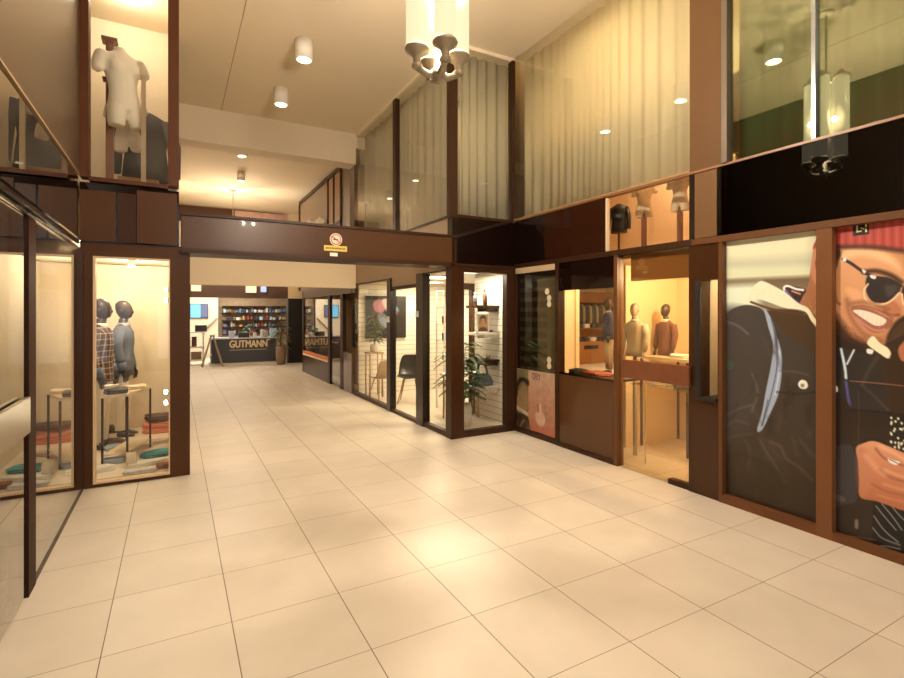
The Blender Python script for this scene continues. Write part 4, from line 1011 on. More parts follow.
bottle('slim amber bottle standing on the dark top shelf right of centre', 4.26, 6.68, za, .25, .026, am, blackm)
bottle('small dark bottle at the back of the dark top shelf', 4.32, 6.74, za, .22, .028, dk, brass)
pr = Print(0, .19, 0, .26, 40, 50, lambda u, v: (u, v), (190,160,120))
pr.fill([(.05,.02),(.14,.02),(.15,.12),(.13,.2),(.06,.2),(.04,.12)], (205,150,110), .01); pr.fill([(.04,.12),(.05,.22),(.1,.25),(.15,.22),(.15,.12),(.13,.2),(.06,.2)], (70,40,24), .01); pr.fill([(.02,0),(.17,0),(.15,.06),(.05,.06)], (110,70,50), .01)
t = thing('framed_photo', 'small framed portrait photo standing on the white second shelf', 'photo', (4.22, 6.66, zb_)); t.rotation_euler[2] = 0
o = pr.build('photo_print', lambda a, b, t_: (a-.095, t_, b+.012), .004); o.parent = t; o.location = (0,.0,.012)
MB().box(-.115,-.095,-.01,.012,0,.29).box(.095,.115,-.01,.012,0,.29).box(-.115,.115,-.01,.012,0,.012).box(-.115,.115,-.01,.012,.27,.29).build('frame', white, t, world=False)
cloth('small_tray', 'low dark tray of small goods right of the framed photo', (4.37,6.72,zb_), .12, .12, .03, blackm, 0, cat='tray')
for i, (x_, m_, h_, lab) in enumerate(((4.10,chrome,.06,'small shiny jar on the dark third shelf, left'),(4.22,c_white,.08,'white cup on the dark third shelf, middle'),(4.34,brass,.07,'brass coloured jar on the dark third shelf, right'))):
    tag(MB().lathe([(.03,0),(.036,h_*.5),(.03,h_),(.022,h_)], (x_,6.7,zc_), 14).build('jar', m_), lab, 'jar')
bag = thing('handbag', 'slate blue handbag with strap on the lowest white shelf', 'bag', (4.25,6.72,zd_))
bm_ = mat('blue_leather', (.07,.12,.16), .5)
MB().tube_z([(0,0,0,.19,.075),(0,0,.06,.20,.08),(0,0,.14,.16,.05),(0,0,.19,.09,.02)], 20).build('bag_body', bm_, bag, world=False)
MB().tube([(-.10,0,.16),(-.07,0,.34),(0,0,.46),(.05,0,.34),(.10,0,.16)], .02, 8).build('strap', bm_, bag, world=False)
# potted plant
def plant(lab, c, potr, poth, hgt, spread, n, m, potm, seed=1, ll=.35, lw=.05):
    random.seed(seed); t = thing('potted_plant', lab, 'plant', c)
    MB().lathe([(potr*.75,0),(potr*.95,poth*.3),(potr,poth*.7),(potr*.9,poth),(potr*.8,poth),(potr*.78,poth*.9)], n=24).build('pot', potm, t, world=False)
    st = MB(); fo = MB()
    for i in range(n):
        a = random.random()*6.283; zz = poth+(hgt-poth)*(.10+.85*((i+.5)/n)); lean = spread*.35*random.random()
        b0 = Vector((math.cos(a)*lean*.5, math.sin(a)*lean*.5, zz*.85))
        L_ = ll*random.uniform(.7,1.15); dr = random.uniform(-.35,.45); dirv = Vector((math.cos(a), math.sin(a), .35+dr)).normalized()
        if i % 4 == 0: st.tube([(0,0,poth*.9),(b0.x*.5,b0.y*.5,(poth+b0.z)/2),tuple(b0)], [.012,.010,.006], 6)
        side = dirv.cross(Vector((0,0,1))).normalized(); w_ = lw*random.uniform(.7,1.2); vs = []; m_n = 6
        for k in range(m_n+1):
            s = k/m_n; c_ = b0+dirv*L_*s+Vector((0,0,-.5*L_*s*s)); ww = w_*math.sin(math.pi*min(.97, s*.9+.08))
            vs += [tuple(c_-side*ww+Vector((0,0,.012))), tuple(c_), tuple(c_+side*ww+Vector((0,0,.012)))]
        fs = []
        for k in range(m_n): fs += [(3*k,3*k+1,3*k+4,3*k+3),(3*k+1,3*k+2,3*k+5,3*k+4)]
        fo.add(vs, fs, 0, True)
    st.build('stems', mat('stem_brown', (.16,.12,.05), .7), t, world=False); fo.build('leaves', m, t, world=False)
    return t
pp_ = at(466, 411, Z=0)
plant('large leafy green plant in a white pot just inside the corner shop window', (3.78, 6.55, 0), .15, .34, 1.50, .6, 95, leaf, cer, 3, .36, .045)
pq = at(372, 385, Z=0)
plant('bushy green plant on the tall stand at the far end of the corner shop', (3.58, 9.78, .90), 0.10, .16, .92, .22, 50, leaf, cer, 5, .22, .03)
sd = thing('plant_stand', 'pale round-topped table under the bushy plant by the chairs', 'table', (3.58,9.82,0)); B(3.42,3.74,9.66,9.98,.87,.90).build('table_top', lwood, sd)
for a, b_ in ((3.45,9.69),(3.71,9.69),(3.71,9.95),(3.45,9.95)): MB().tube([(a,b_,0),(a,b_,.87)], .018, 8).build('leg', lwood, sd)
sd['label'] = 'pale square wooden table under the bushy plant by the chairs'
# chairs
def shell_chair(lab, loc, rz_, m_s, m_l, s=1):
    t = thing('shell_chair', lab, 'chair', loc, rz_, s=s)
    vs = []; nu, nv = 11, 12
    prof = [(-.20,.44),(-.12,.43),(-.02,.425),(.08,.43),(.15,.45),(.19,.50),(.215,.56),(.225,.63),(.235,.70),(.24,.76),(.243,.81),(.24,.84)]
    for j, (x, z) in enumerate(prof):
        wd = (.20,.22,.225,.225,.22,.22,.22,.215,.20,.185,.16,.12)[j]
        for i in range(nu):
            a = (i/(nu-1)*2-1); c_ = a*a
            vs.append((x-(.05*c_ if j > 4 else 0), a*wd, z+(.05*c_ if j < 6 else 0)))
    b = MB().add(vs, [(j*nu+i, j*nu+i+1, (j+1)*nu+i+1, (j+1)*nu+i) for j in range(len(prof)-1) for i in range(nu-1)], 0, True)
    o = b.build('seat_shell', m_s, t, world=False); so = o.modifiers.new('t','SOLIDIFY'); so.thickness = .015
    for sx, sy in ((-1,-1),(-1,1),(1,-1),(1,1)): MB().tube([(sx*.09,sy*.10,.43),(sx*.20,sy*.20,.0)], [.014,.010], 8).build('leg', m_l, t, world=False)
    return t
shell_b = mat('black_shell', (.012,.012,.013), .3); shell_t = mat('tan_shell', (.42,.27,.13), .5)
q = at(402, 392, Z=0)
shell_chair('black shell chair standing inside the open doorway of the corner shop', (3.93, 8.80, 0), math.radians(60), shell_b, lwood, 1.06)
shell_chair('tan shell chair nearest the far end of the corner shop, under the bushy plant', (3.55, 9.34, 0), math.radians(-75), shell_t, lwood, .95)
# picture on the far slat wall
ya_ = 10.13
X0, X1 = xk(365, ya_), xk(405.5, ya_); Z0, Z1 = at(385, 338, Y=ya_).z, at(385, 296, Y=ya_).z
pr = Print(0, X1-X0, 0, Z1-Z0, 90, 90, lambda u, v: ((u-365)/40.5*(X1-X0), (338-v)/42*(Z1-Z0)), (30,14,12))
for (pts_, c_) in (([(372,304),(378,299),(384,303),(383,312),(376,315)], (196,130,140)), ([(381,300),(388,299),(390,306),(386,312)], (214,196,190)), ([(388,305),(394,308),(397,314),(391,316),(386,312)], (170,92,84)), ([(390,308),(396,306),(398,312)], (110,150,190)), ([(371,312),(380,314),(386,322),(380,332),(372,326)], (90,54,60)), ([(377,314),(386,316),(388,326),(381,328)], (140,150,170))):
    pr.fill(pts_, c_, .02)
o = pr.build('wall_painting', lambda a, b, t_: (X0+a, ya_+t_-.03, Z0+b), .03); tag(o, 'dark painting with a colourful blurred flower shape on the white slatted back wall', 'painting')
# rack and counter seen through the glass
rk = thing('glass_display_rack', 'tall white display rack with glass shelves in the corner shop', 'rack', (4.30, 7.9, 0))
for a, b_ in ((4.12,7.75),(4.5,7.75),(4.12,8.05),(4.5,8.05)): B(a-.012,a+.012,b_-.012,b_+.012,0,2.1).build('upright', white, rk)
for z_ in (.5,.85,1.2,1.5,1.8,2.08): B(4.11,4.51,7.74,8.06,z_,z_+.015).build('shelf_board', white, rk)
for i in range(12):
    z_ = (.865,1.215,1.515,1.815)[i//3]; x_ = 4.19+.12*(i % 3)
    o = MB().box(x_-.03,x_+.03,7.87,7.93,z_,z_+.13).build('product_box', (c_blue, c_white, am, c_teal)[i % 4]); tag(o, 'small product box on the tall white rack in the corner shop', 'box', 'product boxes on the white rack')
ct = thing('side_table', 'low white table with papers behind the large plant', 'table', (4.1,7.1,0))
B(3.75,4.40,6.95,7.22,.70,.73).build('table_top', white, ct)
for a, b_ in ((3.8,7.0),(4.35,7.0),(4.35,7.18),(3.8,7.18)): MB().tube([(a,b_,0),(a,b_,.7)], .015, 8).build('leg', lwood, ct)
cloth('magazine_pile', 'small pile of magazines on the low white table', (4.0,7.08,.73), .22, .16, .04, c_white, .3, cat='magazines')
# upper windows of the corner unit
w = sroot('window_15', (XK, YK, ZS))
z_s = 3.02
B(XK-.02, XK+.1, YK+.0, YK+.09, z_s-.02, ZC-.04).build('window_post', bronze, w)
B(XK+.04, XK+.048, YK+.09, YB, z_s, ZC-.05).build('pane', glass('side_coated_glass', (.96,.96,.92), .07, gain=.5), w)
ym2 = kp(394); B(XK-.0, XK+.08, ym2-.06, ym2+.06, z_s, ZC-.05).build('window_mullion', bronze, w)
B(XK-.01, XK+.08, YK+.09, YB, z_s-.02, z_s+.015).build('window_sill', bronze, w)
B(XK+.1, XR-.04, YK+.02, YK+.028, z_s+.02, ZC-.05).build('pane', G_up, w)
B(XR-.06, XR-.0, YK-.02, YK+.08, z_s, ZC-.04).build('window_frame', bronze, w); B(XK+.09, XR-.06, YK-.02, YK+.08, z_s-.02, z_s+.02).build('window_sill', bronze, w)
B(XK-.0, XR, YK+.0, YB, ZC-.05, ZC).build('window_header', ceilm, w)
curtain('curtain', 'grey sheer curtain filling the side windows above the corner shop', (XK+.2, YK+.2, 0), (XK+.2, YB-.05, 0), z_s+.02, ZC-.05, sheer2, .03, .2, seed=8)
curtain('curtain', 'grey sheer curtain in the narrow front window above the corner shop', (XK+.22, YK+.16, 0), (XR-.02, YK+.16, 0), z_s+.02, ZC-.05, sheer2, .03, .12, seed=9)
slab('floor_upper', plaster, XK+.1, 5.65, YK+.1, YB, 2.9, 3.0)
slab('wall_kiosk_upper_back', mat('upper_dim_wall', (.50,.42,.30), .9), XK+1.0, XK+1.08, YK+.2, YB, 3.0, ZC)

# ---------------------------------------------------------------- far corridor, right side (X = XK, beyond YB)
def cy(u): return yr(u, XK)
yc0, yc1, yc2, yc3 = cy(343), cy(331), cy(330), 14.9
w = sroot('window_16', (XK, 12, 0))
yq0, yq1 = cy(329), 14.85
B(XK-.02, XK+.06, yq0, yq1, 0, .50).build('lower_panel', brown, w)
B(XK-.03, XK+.06, yq0, yq1, .50, .54).build('cream_strip', c_cream, w); B(XK-.025, XK+.06, yq0, yq1, .54, .62).build('orange_strip', mat('orange_strip', (.65,.18,.04), .5), w)
B(XK+.0, XK+.01, yq0, yq1, .62, 2.12).build('pane', glass('corridor_glass', (.75,.68,.55), .16), w)
B(XK-.02, XK+.06, yq1-.05, yq1+.08, 0, 2.3).build('window_frame', bronze, w); B(XK-.03, XK+.07, cy(331), yq0, 0, 2.12).build('window_frame', bronze, w)
B(XK-.02, XK+.07, YB+.25, 14.95, 2.12, 2.35).build('window_header', mat('corridor_header', (.10,.06,.032), .3), w)
w = sroot('door_4', (XK, 11.5, 0))
B(XK+.0, XK+.01, cy(341.5), cy(332), .05, 2.12).build('pane', glass('corridor_glass2', (.75,.68,.55), .16), w)
B(XK-.02, XK+.06, cy(343.5), cy(341), 0, 2.12).build('door_frame', bronze, w)
B(XK-.04, XK-.02, cy(340), cy(335), 1.0, 1.03).build('door_handle', chrome, w)
slab('wall_corridor_right', mat('coat_niche_wall', (.22,.16,.11), .6), XK+.5, XK+.56, YB+.2, 15.0, 0, 2.35)
slab('wall_corridor_low', mat('brown_low_panel', (.10,.05,.025), .2, coat=.4), XK-.01, XK+.05, YB+.26, cy(343.7), 0, .85)
for i, (yy, lab) in enumerate(((cy(350), 'black coat hanging nearest the corner shop in the far corridor'), (cy(344.6), 'black coat hanging beside the corridor door'))):
    t = thing('hanging_coat', lab, 'coat', (XK+.28, yy, .95), rz=math.radians(80))
    jacket_mesh(.20, .95, .10).build('coat_body', blackm, t, world=False); MB().tube([(0,0,.93),(0,0,1.05),(0,.03,1.09),(0,.05,1.05)], .008, 6).build('hanger_hook', chrome, t, world=False)
rr = MB().tube([(XK+.28,YB+.3,2.04),(XK+.28,cy(344),2.04)], .012, 8).build('clothes_rail', chrome); tag(rr, 'metal clothes rail carrying the black coats in the far corridor', 'rail')
# upper facade of the far corridor
yf0, yf1 = YB+.42, cy(300)
slab('trim_32', mat('grey_brown_panel', (.20,.14,.09), .4), XK-.0, XK+.1, yf0, yf1, 2.36, 4.98)
slab('trim_33', bronze, XK-.03, XK+.12, yf0, yf1+.02, 4.92, 5.02); slab('trim_34', bronze, XK-.03, XK+.12, yf1-.04, yf1+.06, 2.36, 4.92)
w = sroot('window_17', (XK, cy(336), 3.2))
ya2, yb2 = cy(342), cy(328.5)
g = MB()
for yy in (ya2, (ya2+yb2)/2, yb2-.06): g.box(XK-.04, XK-.002, yy, yy+.07, 3.0, 4.95)
g.box(XK-.04, XK-.002, ya2, yb2, 3.72, 3.79); g.build('window_frame', bronze, w)
B(XK-.012, XK-.003, ya2+.07, yb2-.06, 3.0, 4.9).build('pane', mat('amber_blind', (.36,.20,.09), .5), w)
for i, u in enumerate((311, 316, 320)):
    q = at(u, 222, X=XK-.16); t = torso_mesh().build('small_torso', plast, None, world=False) if i == 0 else bpy.data.objects.new('small_torso', bpy.data.objects['small_torso'].data)
    if i: C.objects.link(t)
    t.location = (q.x, q.y, 3.62); t.scale = (.55,.55,(.75,.45,.6)[i]); t.rotation_euler[2] = math.radians(-60)
    tag(t, ['tallest small white torso on the ledge of the far upper facade','smallest white torso on the ledge of the far upper facade','right-hand small white torso on the ledge of the far upper facade'][i], 'torso')
slab('trim_35', bronze, XK-.28, XK, cy(322), cy(308), 3.53, 3.58)

# ---------------------------------------------------------------- far shop
slab('wall_corridor_left', plaster, -.12, .0, YB+.25, YG, 0, ZC2)
fz0 = at(250, 298, Y=YG).z
slab('trim_36', mat('dark_shop_fascia', (.10,.05,.028), .35), -3, at(288, V0, Y=YG).x, YG, YG+.3, fz0, 2.75)
slab('wall_far_upper', mat('far_upper_wall', (.78,.64,.42), .7), -3, 5.5, YG+.02, YG+.32, 2.76, ZC2)
slab('trim_37', brown2, -3, 3.2, YG-.06, YG, 4.55, at(240, 210, Y=YG-.06).z)
o = B(xk(235,YG-.1), xk(286,YG-.1), YG-.10, YG-.06, 4.55, at(260,212.5,Y=YG-.1).z).build('pink_banner', mat('pink_print', (.50,.30,.24), .6, var=.5, vscale=3)); tag(o, 'long pink and cream banner high above the far shop front', 'banner')
slab('wall_far_post', blackm, xk(288,YG), xk(301,YG)+.12, YG-.05, YG+.3, 0, fz0)
slab('trim_38', mat('cream_block', (.80,.62,.38), .6), xk(288,YG), xk(301,YG)+.12, YG-.05, YG+.3, fz0+.0, 2.75)
YS = YG+3.6
slab('wall_shop_back', brickm, xk(217.5,YS), 4.2, YS, YS+.1, 0, 2.6)
slab('wall_shop_left', mat('shop_white_wall', (.80,.70,.54), .7), -3, xk(217.5,YS), YS-.3, YS-.2, 0, 2.6)
slab('wall_shop_right', plaster, 4.1, 4.2, YG+.3, YS, 0, 2.6)
slab('trim_39', white, -3, 4.2, YG+.3, YS+.1, 2.6, 2.65)
area('shop_light', (1.6, YG+2.0, 2.55), 2.4, 80, (1,.90,.76), sy=2)
area('shop_light', (-.2, YG+1.6, 2.55), 1.2, 30, (1,.90,.76))
# stair rail shape on the left wall
o = MB().tube([at(203,332,Y=YS-.36), at(217,318,Y=YS-.36)], .03, 8).build('handrail', mat('grey_rail', (.30,.24,.18), .5)); tag(o, 'diagonal grey handrail on the white wall below the television', 'handrail')
# television
yt = YS-.36
tx0, tx1, tz0, tz1 = xk(190.5,yt), xk(207.5,yt), at(200,317.5,Y=yt).z, at(200,304.5,Y=yt).z
t = thing('television', 'wall television with blue picture at the left of the far shop', 'television', ((tx0+tx1)/2, yt, tz0))
B(tx0-.02, tx1+.02, yt, yt+.05, tz0-.02, tz1+.02).build('casing', blackm, t)
xm = tx0+(tx1-tx0)*.58
B(tx0, xm, yt-.005, yt, tz0, tz1).build('screen', mat('screen_blue', (.1,.3,.5), .3, emit=(.15,.55,.85), es=1.0), t)
B(xm, tx1, yt-.005, yt, tz0, tz1).build('screen', mat('screen_dim', (.1,.12,.2), .3, emit=(.10,.13,.25), es=.5), t)
B(tx0+.1, tx1-.1, yt+.05, yt+.06, tz0+.1, tz1-.1).build('wall_mount', blackm, t)
# shelves and goods
sx0, sx1 = xk(222,YS-.15), xk(287,YS-.15)
random.seed(11)
prods = [mat('pk_white', (.75,.72,.68), .5), mat('pk_blue', (.12,.20,.40), .5), mat('pk_dark', (.05,.045,.05), .5), mat('pk_red', (.35,.06,.05), .5), mat('pk_grey', (.40,.40,.42), .5), mat('pk_amber', (.50,.28,.10), .5), mat('pk_pale_blue', (.40,.55,.75), .5)]
me_cache = {}
for si, v_ in enumerate((306, 312.5, 320, 326.5, 333.5)):
    z_ = at(250, v_, Y=YS-.15).z
    nm_ = ['top','second','third','fourth','lowest'][si]
    t = thing('product_shelf', '%s long dark shelf on the back wall of the far shop' % nm_, 'shelf', ((sx0+sx1)/2, YS-.15, z_-.03))
    B(sx0, sx1, YS-.3, YS, z_-.03, z_).build('shelf_board', bronze, t)
    for xx in (sx0+.3, (sx0+sx1)/2, sx1-.3): B(xx-.01, xx+.01, YS-.2, YS, z_-.08, z_-.03).build('bracket', bronze, t)
    if si == 0: continue
    x_ = sx0+.05
    while x_ < sx1-.1:
        wd = random.uniform(.05,.13); hh = random.uniform(.08,.20); k = random.randrange(7); kind = random.random() < .55
        if random.random() < .12: x_ += .12; continue
        key = (kind, k)
        if key not in me_cache:
            b = MB()
            if kind: b.box(-.5,.5,-.4,.4,0,1)
            else: b.lathe([(.4,0),(.45,.1),(.45,.65),(.2,.8),(.2,1)], n=10)
            o = b.build('product_box' if kind else 'product_bottle', prods[k], None, world=False); me_cache[key] = o.data
        else:
            o = bpy.data.objects.new('product_box' if kind else 'product_bottle', me_cache[key]); C.objects.link(o)
        o.location = (x_+wd/2, YS-.16, z_); o.scale = (wd, .12, hh)
        tag(o, 'small %s on the %s shelf behind the far shop counter' % ('packaged product' if kind else 'bottle or jar', nm_), 'box' if kind else 'bottle', '%s on the %s shelf of the far shop' % ('packages' if kind else 'bottles', nm_))
        x_ += wd+random.uniform(.01,.05)
# counter
yc_ = YG+.25
q0 = at(216, 362, Z=0); cx0 = xk(209.5, yc_); cx1 = xk(277, yc_); ctz = at(245, 337.5, Y=yc_).z
t = thing('reception_counter', 'dark slate reception counter with cream lettering in the far shop', 'counter', ((cx0+cx1)/2, yc_+.3, 0))
slate_m = mat('counter_slate', (.055,.062,.078), .4)
B(cx0+.05, cx1-.02, yc_, yc_+.6, .06, ctz-.04).build('counter_body', slate_m, t, bevel=.005)
B(cx0, cx1, yc_-.03, yc_+.63, ctz-.04, ctz).build('counter_top', mat('pale_counter_top', (.62,.66,.74), .3), t)
B(cx0+.0, cx1+.4, yc_-.04, yc_+.6, .0, .06).build('plinth', mat('plinth_white', (.62,.56,.48), .5), t)
lm = mat('cream_letter', (.86,.68,.42), .4)
lx0, lx1 = xk(229.5, yc_-.01), xk(267, yc_-.01); lz = at(248, 344, Y=yc_-.01).z
txt = text('GUTMANN', 'lettering', ((lx0+lx1)/2, yc_-.006, lz), (math.pi/2,0,0), .33, lm, .008, parent=t, width=lx1-lx0)
sv = txt.modifiers.new('bold','SOLIDIFY'); txt.modifiers.remove(sv)
text('GUTMANN', 'lettering', ((lx0+lx1)/2+.018, yc_-.0065, lz), (math.pi/2,0,0), .33, lm, .008, parent=t, width=lx1-lx0); text('GUTMANN', 'lettering', ((lx0+lx1)/2+.009, yc_-.0062, lz-.012), (math.pi/2,0,0), .33, lm, .008, parent=t, width=lx1-lx0)
B(lx1+.0, lx1+.10, yc_-.012, yc_-.001, lz+.12, lz+.15).build('logo_mark', lm, t)
B(lx0, lx1, yc_-.008, yc_-.001, lz-.20, lz-.175).build('underline', mat('grey_line', (.42,.36,.28), .5), t)
random.seed(4)
for i, (u, hh, wd, k, lab) in enumerate(((231,.22,.16,6,'pale blue box at the left end of the reception counter'),(243,.16,.34,2,'dark monitor back on the reception counter'),(254,.15,.10,0,'white cup-shaped box in the middle of the reception counter'),(261,.26,.08,0,'tall white bottle on the reception counter'),(265,.20,.12,4,'grey box beside the tall white bottle on the counter'),(272,.30,.20,6,'pale blue display stand at the right of the reception counter'))):
    xx = xk(u, yc_+.3); o = MB().box(xx-wd/2, xx+wd/2, yc_+.03, yc_+.15, ctz, ctz+hh).build('counter_box', prods[k], bevel=.01); tag(o, lab, 'box')
plant('green bunch of leaves standing on the reception counter', (xk(248,yc_+.45), yc_+.45, ctz), .06, .10, .38, .3, 34, leaf, cer, 9, .25, .03)
plant('tall green plant in a round brown planter right of the counter', (xk(281,YG-.4), YG-.4, 0), .17, .62, 1.45, .25, 60, leaf2, terra, 12, .34, .03)
# A-frame
q = at(213, 367, Z=0)
t = thing('a_frame_stand', 'wooden A-frame stand left of the reception counter', 'stand', (q.x, q.y-.1, 0))
ax0, ax1, ax2 = xk(202,q.y), xk(212.5,q.y), xk(223,q.y); hz = at(212, 336, Y=q.y).z
for s in (0,.28):
    MB().tube([(ax0,q.y+s,0),(ax1-.03,q.y+.12+s*.1,hz)], .025, 6, sm=False).build('leg', mat('grey_wood', (.36,.26,.18), .6), t); MB().tube([(ax2,q.y+s,0),(ax1+.03,q.y+.12+s*.1,hz)], .025, 6, sm=False).build('leg', mat('grey_wood', (.36,.26,.18), .6), t)
B(ax1-.07, ax1+.07, q.y+.08, q.y+.2, hz-.02, hz+.03).build('top_block', mat('grey_wood', (.36,.26,.18), .6), t)
B(ax0+.1, ax1-.02, q.y+.1, q.y+.2, .36, .385).build('shelf_board', white, t)
# white side unit with boxes at far left
t = thing('display_unit', 'low white display unit with baskets below the television', 'unit', (xk(196,YG+1), YG+1, 0))
ux_0, ux_1 = xk(189,YG+.9), xk(204,YG+.9)
g = MB(); g.box(ux_0, ux_1, YG+.7, YG+1.1, .12, .18); g.box(ux_0, ux_1, YG+.7, YG+1.1, .55, .60); g.box(ux_0, ux_1, YG+.7, YG+1.1, 1.05, 1.09); g.box(ux_1-.04, ux_1, YG+.7, YG+1.1, 0, 1.05); g.box(ux_0, ux_0+.04, YG+.7, YG+1.1, 0, 1.05)
g.build('unit_frame', white, t)
xm = (ux_0+ux_1)/2
B(ux_0+.06, ux_1-.08, YG+.72, YG+1.0, .18, .42).build('basket', terra, t)
o = B(ux_0+.08, xm, YG+.72, YG+1.0, .60, .92).build('storage_box', c_brown); tag(o, 'dark brown box inside the white display unit', 'box')
o = B(xm-.05, xm+.3, YG+.75, YG+.8, 1.09, 1.30).build('small_monitor', navy); tag(o, 'small dark monitor standing on the white display unit', 'monitor')
# lamps above the far shop front
for i, (u0, u1, v0_, v1_, m_, lab) in enumerate(((191,201,286,291,'c','cream box lamp on the dark fascia left above the far shop entrance'),(246,256,285.5,292.5,'c','square cream box lamp on the dark fascia above the far shop entrance'),(261,266,286,292,'b','small blue-white box lamp right of the square cream lamp'))):
    yy = YG-.085; a = at(u0, v1_, Y=yy); b_ = at(u1, v0_, Y=yy)
    t = thing('box_lamp', lab, 'lamp', ((a.x+b_.x)/2, yy, a.z))
    B(a.x, b_.x, yy-.08, yy+.08, a.z, b_.z+.05).build('lamp_box', mat('lamp_cream', (.9,.75,.5), .4, emit=(1,.8,.5), es=.7) if m_ == 'c' else mat('lamp_blue', (.4,.5,.7), .4, emit=(.35,.45,.7), es=.8), t)
    B((a.x+b_.x)/2-.02, (a.x+b_.x)/2+.02, yy-.02, yy+.084, b_.z+.05, b_.z+.08).build('wall_bracket', blackm, t)

# sticker group on the bulkhead
q = at(336, 239.5, Y=YK-.021)
t = thing('no_smoking_sign', 'round red and white prohibition sticker on the dark bulkhead', 'sign', (q.x, q.y, q.z-.08))
R_ = .075
def disc(r, y, z_=q.z, n=32): return MB().tube([(q.x, y+.001, z_), (q.x, y, z_)], r, n)
red_ = mat('sign_red', (.42,.10,.07), .5); wh_ = mat('sign_white', (.72,.60,.48), .5)
disc(R_, q.y-.001).build('outer_ring', wh_, t); disc(R_*.86, q.y-.0025).build('red_ring', red_, t); disc(R_*.70, q.y-.004).build('disc', wh_, t)
MB().box(q.x-.035, q.x+.025, q.y-.0055, q.y-.0045, q.z-.008, q.z+.006).build('cigarette', blackm, t)
MB().tube([(q.x-.05, q.y-.006, q.z+.04),(q.x+.05, q.y-.006, q.z-.04)], .006, 6).build('slash', red_, t)
a = at(324, 250.5, Y=YK-.021); b_ = at(347, 246.5, Y=YK-.021)
t = thing('yellow_label', 'yellow label strip with dark lettering under the round sticker', 'label', ((a.x+b_.x)/2, a.y, a.z))
B(a.x, b_.x, YK-.024, YK-.0205, a.z, b_.z).build('strip', mat('label_yellow', (.70,.52,.10), .5), t)
g = MB(); random.seed(2); xx = a.x+.02; zc0 = (a.z+b_.z)/2
while xx < b_.x-.03:
    wd = random.uniform(.008,.014); g.box(xx, xx+wd, YK-.0255, YK-.0241, zc0-.010, zc0+.010); xx += wd+.006
g.build('lettering', blackm, t)
a = at(330, 256, Y=YK-.05); b_ = at(337.5, 253, Y=YK-.05)
o = B(a.x, b_.x, YK-.056, YK-.0455, a.z, b_.z).build('small_label', white); tag(o, 'tiny white label on the lower edge of the bulkhead', 'label')

# ---------------------------------------------------------------- lamps of the hall
def pendant(lab, x, y, zbot, ztop_, zceil, power=135):
    t = thing('pendant_lamp', lab, 'pendant lamp', (x, y, zbot))
    Rr = .155; r = .078
    for k in range(4):
        a = math.radians(81.2+90*k); px, py = x+Rr*math.cos(a), y+Rr*math.sin(a)
        MB().tube([(px,py,zbot+.10),(px,py,ztop_)], r, 28).build('glass_tube', tubem, t)
        MB().lathe([(.025,-.05),(.038,-.04),(.038,-.02),(.026,-.01),(.03,.03),(.05,.05),(.084,.075),(.088,.085),(.088,.10),(.082,.104)], (px,py,zbot), 24).build('lower_cap', brass, t)
        MB().lathe([(.088,0),(.088,.03),(.05,.06),(.02,.10)], (px,py,ztop_-.01), 24).build('upper_cap', brass, t)
        MB().tube([(px,py,zbot-.04),(x+Rr*.5*math.cos(a),y+Rr*.5*math.sin(a),zbot-.075),(x,y,zbot-.06)], [.022,.026,.03], 10).build('arm', brass, t)
    MB().lathe([(.012,-.13),(.03,-.12),(.03,-.10),(.055,-.085),(.055,-.04),(.03,-.02),(.02,.2)], (x,y,zbot), 20).build('hub', brass, t)
    MB().tube([(x,y,zbot+.1),(x,y,zceil)], .014, 10).build('rod', brass, t)
    MB().lathe([(.09,-.03),(.09,0)], (x,y,zceil), 24).build('ceiling_rose', brass, t)
    for k in range(4):
        a = math.radians(36.2+90*k)
        point('lamp', (.17*math.cos(a), .17*math.sin(a), .55), power, (1,.83,.64), .025, parent=t)
    return t
pt = at(438, 66, X=None, Y=3.20)
pendant('large four-tube opal glass pendant lamp hanging in the middle of the hall', pt.x, 3.20, 3.47, 4.55, ZC)
pendant('unseen four-tube pendant lamp added behind the camera to brighten the hall', pt.x, -2.2, 3.47, 4.55, ZC)  # extra pendant out of view, added to lift the hall and ceiling light
q = at(233, 190, Z=ZC2)
pendant('distant four-tube pendant lamp of which only the rod shows above the bulkhead', q.x, q.y, 3.25, 3.95, ZC2, 60)
def downlight(lab, x, y, zc, power=110, r=.115, h=.26, group=None):
    t = thing('ceiling_spotlight', lab, 'ceiling light', (x, y, zc-h), group=group)
    b = MB().tube_z([(0,0,0,r*.86,r*.86),(0,0,.0,r,r),(0,0,h,r,r)], 32); b.build('housing', white, t, world=False)
    MB().tube_z([(0,0,-.008,r*.6,r*.6),(0,0,-.001,r*.8,r*.8)], 24).build('lens', lensm, t, world=False)
    if power: spot('lamp', (0,0,-.02), power, (1,.83,.62), 135, .9, .08, parent=t)
    return t
q1 = at(304, 41, Z=ZC); q2 = at(281, 89, Z=ZC)
HL = 48
d1 = downlight('nearer of the two white cylinder spotlights on the hall ceiling', q1.x, q1.y, ZC, HL)
downlight('farther of the two white cylinder spotlights on the hall ceiling, before the beam', q2.x, q2.y, ZC, HL)
for yy in (5.35, 3.9, 2.3, .7, -1.0, -2.8):
    downlight('white cylinder spotlight on the ceiling above or behind the camera', 1.5, yy, ZC, HL, group='ceiling spotlights above and behind the camera')
q = at(241, 172, Z=ZC2); downlight('small white cylinder spotlight on the rear ceiling beyond the beam', q.x, q.y, ZC2, 70, .09, .22)
q = at(242, 155, Z=ZC2); downlight('flat recessed round light on the rear ceiling beyond the beam', q.x, q.y, ZC2, 60, .10, .03)
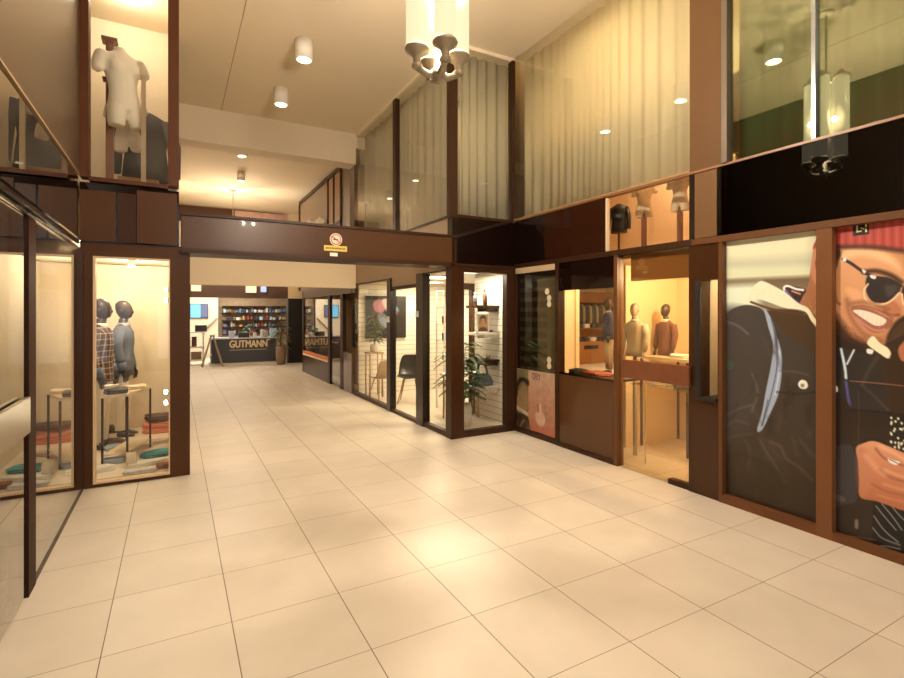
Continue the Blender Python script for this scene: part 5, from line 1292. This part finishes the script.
# display lamps
for (x_, y_, z_, p_, nm_) in ((-.9,YK+.9,2.39,30,'left vitrine'),(-.5,YK+1.9,2.39,26,'left vitrine, back row')):
    t = thing('track_spotlight', 'small spotlight under the ceiling of the %s' % nm_, 'spotlight', (x_, y_, z_-.08)); MB().tube([(0,0,0),(0,0,.09)], .04, 14).build('housing', white, t, world=False)
    point('lamp', (0,0,-.05), p_, (1,.84,.60), .05, parent=t)
def small_lamp(x, y, zc, p, lab, col=(1,.83,.62)):
    t = thing('track_spotlight', lab, 'spotlight', (x, y, zc-.06)); MB().tube([(0,0,0),(0,0,.06)], .03, 14).build('housing', white, t, world=False)
    point('lamp', (0,0,-.05), p, col, .05, parent=t)
small_lamp(-.5, YK+.9, ZC, 22, 'small spotlight on the ceiling of the upper left display')
small_lamp(XR+.75, 3.9, 3.9, 22, 'small spotlight in the ruffled torso display')
small_lamp(XR+.75, 3.45, 2.30, 60, 'added small lamp brightening the glass door vestibule', (1,.80,.55))  # lamp added to brighten the vestibule interior
small_lamp(XR+.5, 2.6, 2.29, 16, 'added small lamp brightening the narrow niche beside the posters', (1,.80,.55))  # added lamp that lights up the niche interior
area('curtain_backlight', (XR+.9, 4.4, ZC-.1), 1.0, 40, (1,.83,.60)); area('curtain_backlight', (XK+.6, 8.0, ZC-.12), .6, 14, (1,.83,.60), sy=3)  # unseen area lights added to backlight the upper curtains

# ---------------------------------------------------------------- world, camera, view
wd = bpy.data.worlds.new('world'); bpy.context.scene.world = wd; wd.use_nodes = True
wd.node_tree.nodes['Background'].inputs[0].default_value = (.85,.90,1,1); wd.node_tree.nodes['Background'].inputs[1].default_value = 1.0
cam = bpy.data.cameras.new('camera'); co = bpy.data.objects.new('camera', cam); C.objects.link(co)
co.location = (0,0,H); co.rotation_euler = (math.pi/2, 0, -TH)
cam.sensor_fit = 'HORIZONTAL'; cam.sensor_width = 36; cam.lens = F/904*36; cam.shift_y = -26/904; cam.clip_start = .05
sc = bpy.context.scene; sc.camera = co
sc.view_settings.view_transform = 'Standard'; sc.view_settings.look = 'None'; sc.view_settings.gamma = 1; sc.view_settings.use_curve_mapping = False
sc.view_settings.exposure = 0.34
sc.cycles.transparent_max_bounces = 24; sc.cycles.max_bounces = 10; sc.cycles.diffuse_bounces = 5; sc.cycles.glossy_bounces = 5
sc.cycles.sample_clamp_indirect = 4; sc.cycles.caustics_reflective = False; sc.cycles.caustics_refractive = False; sc.cycles.use_denoising = True
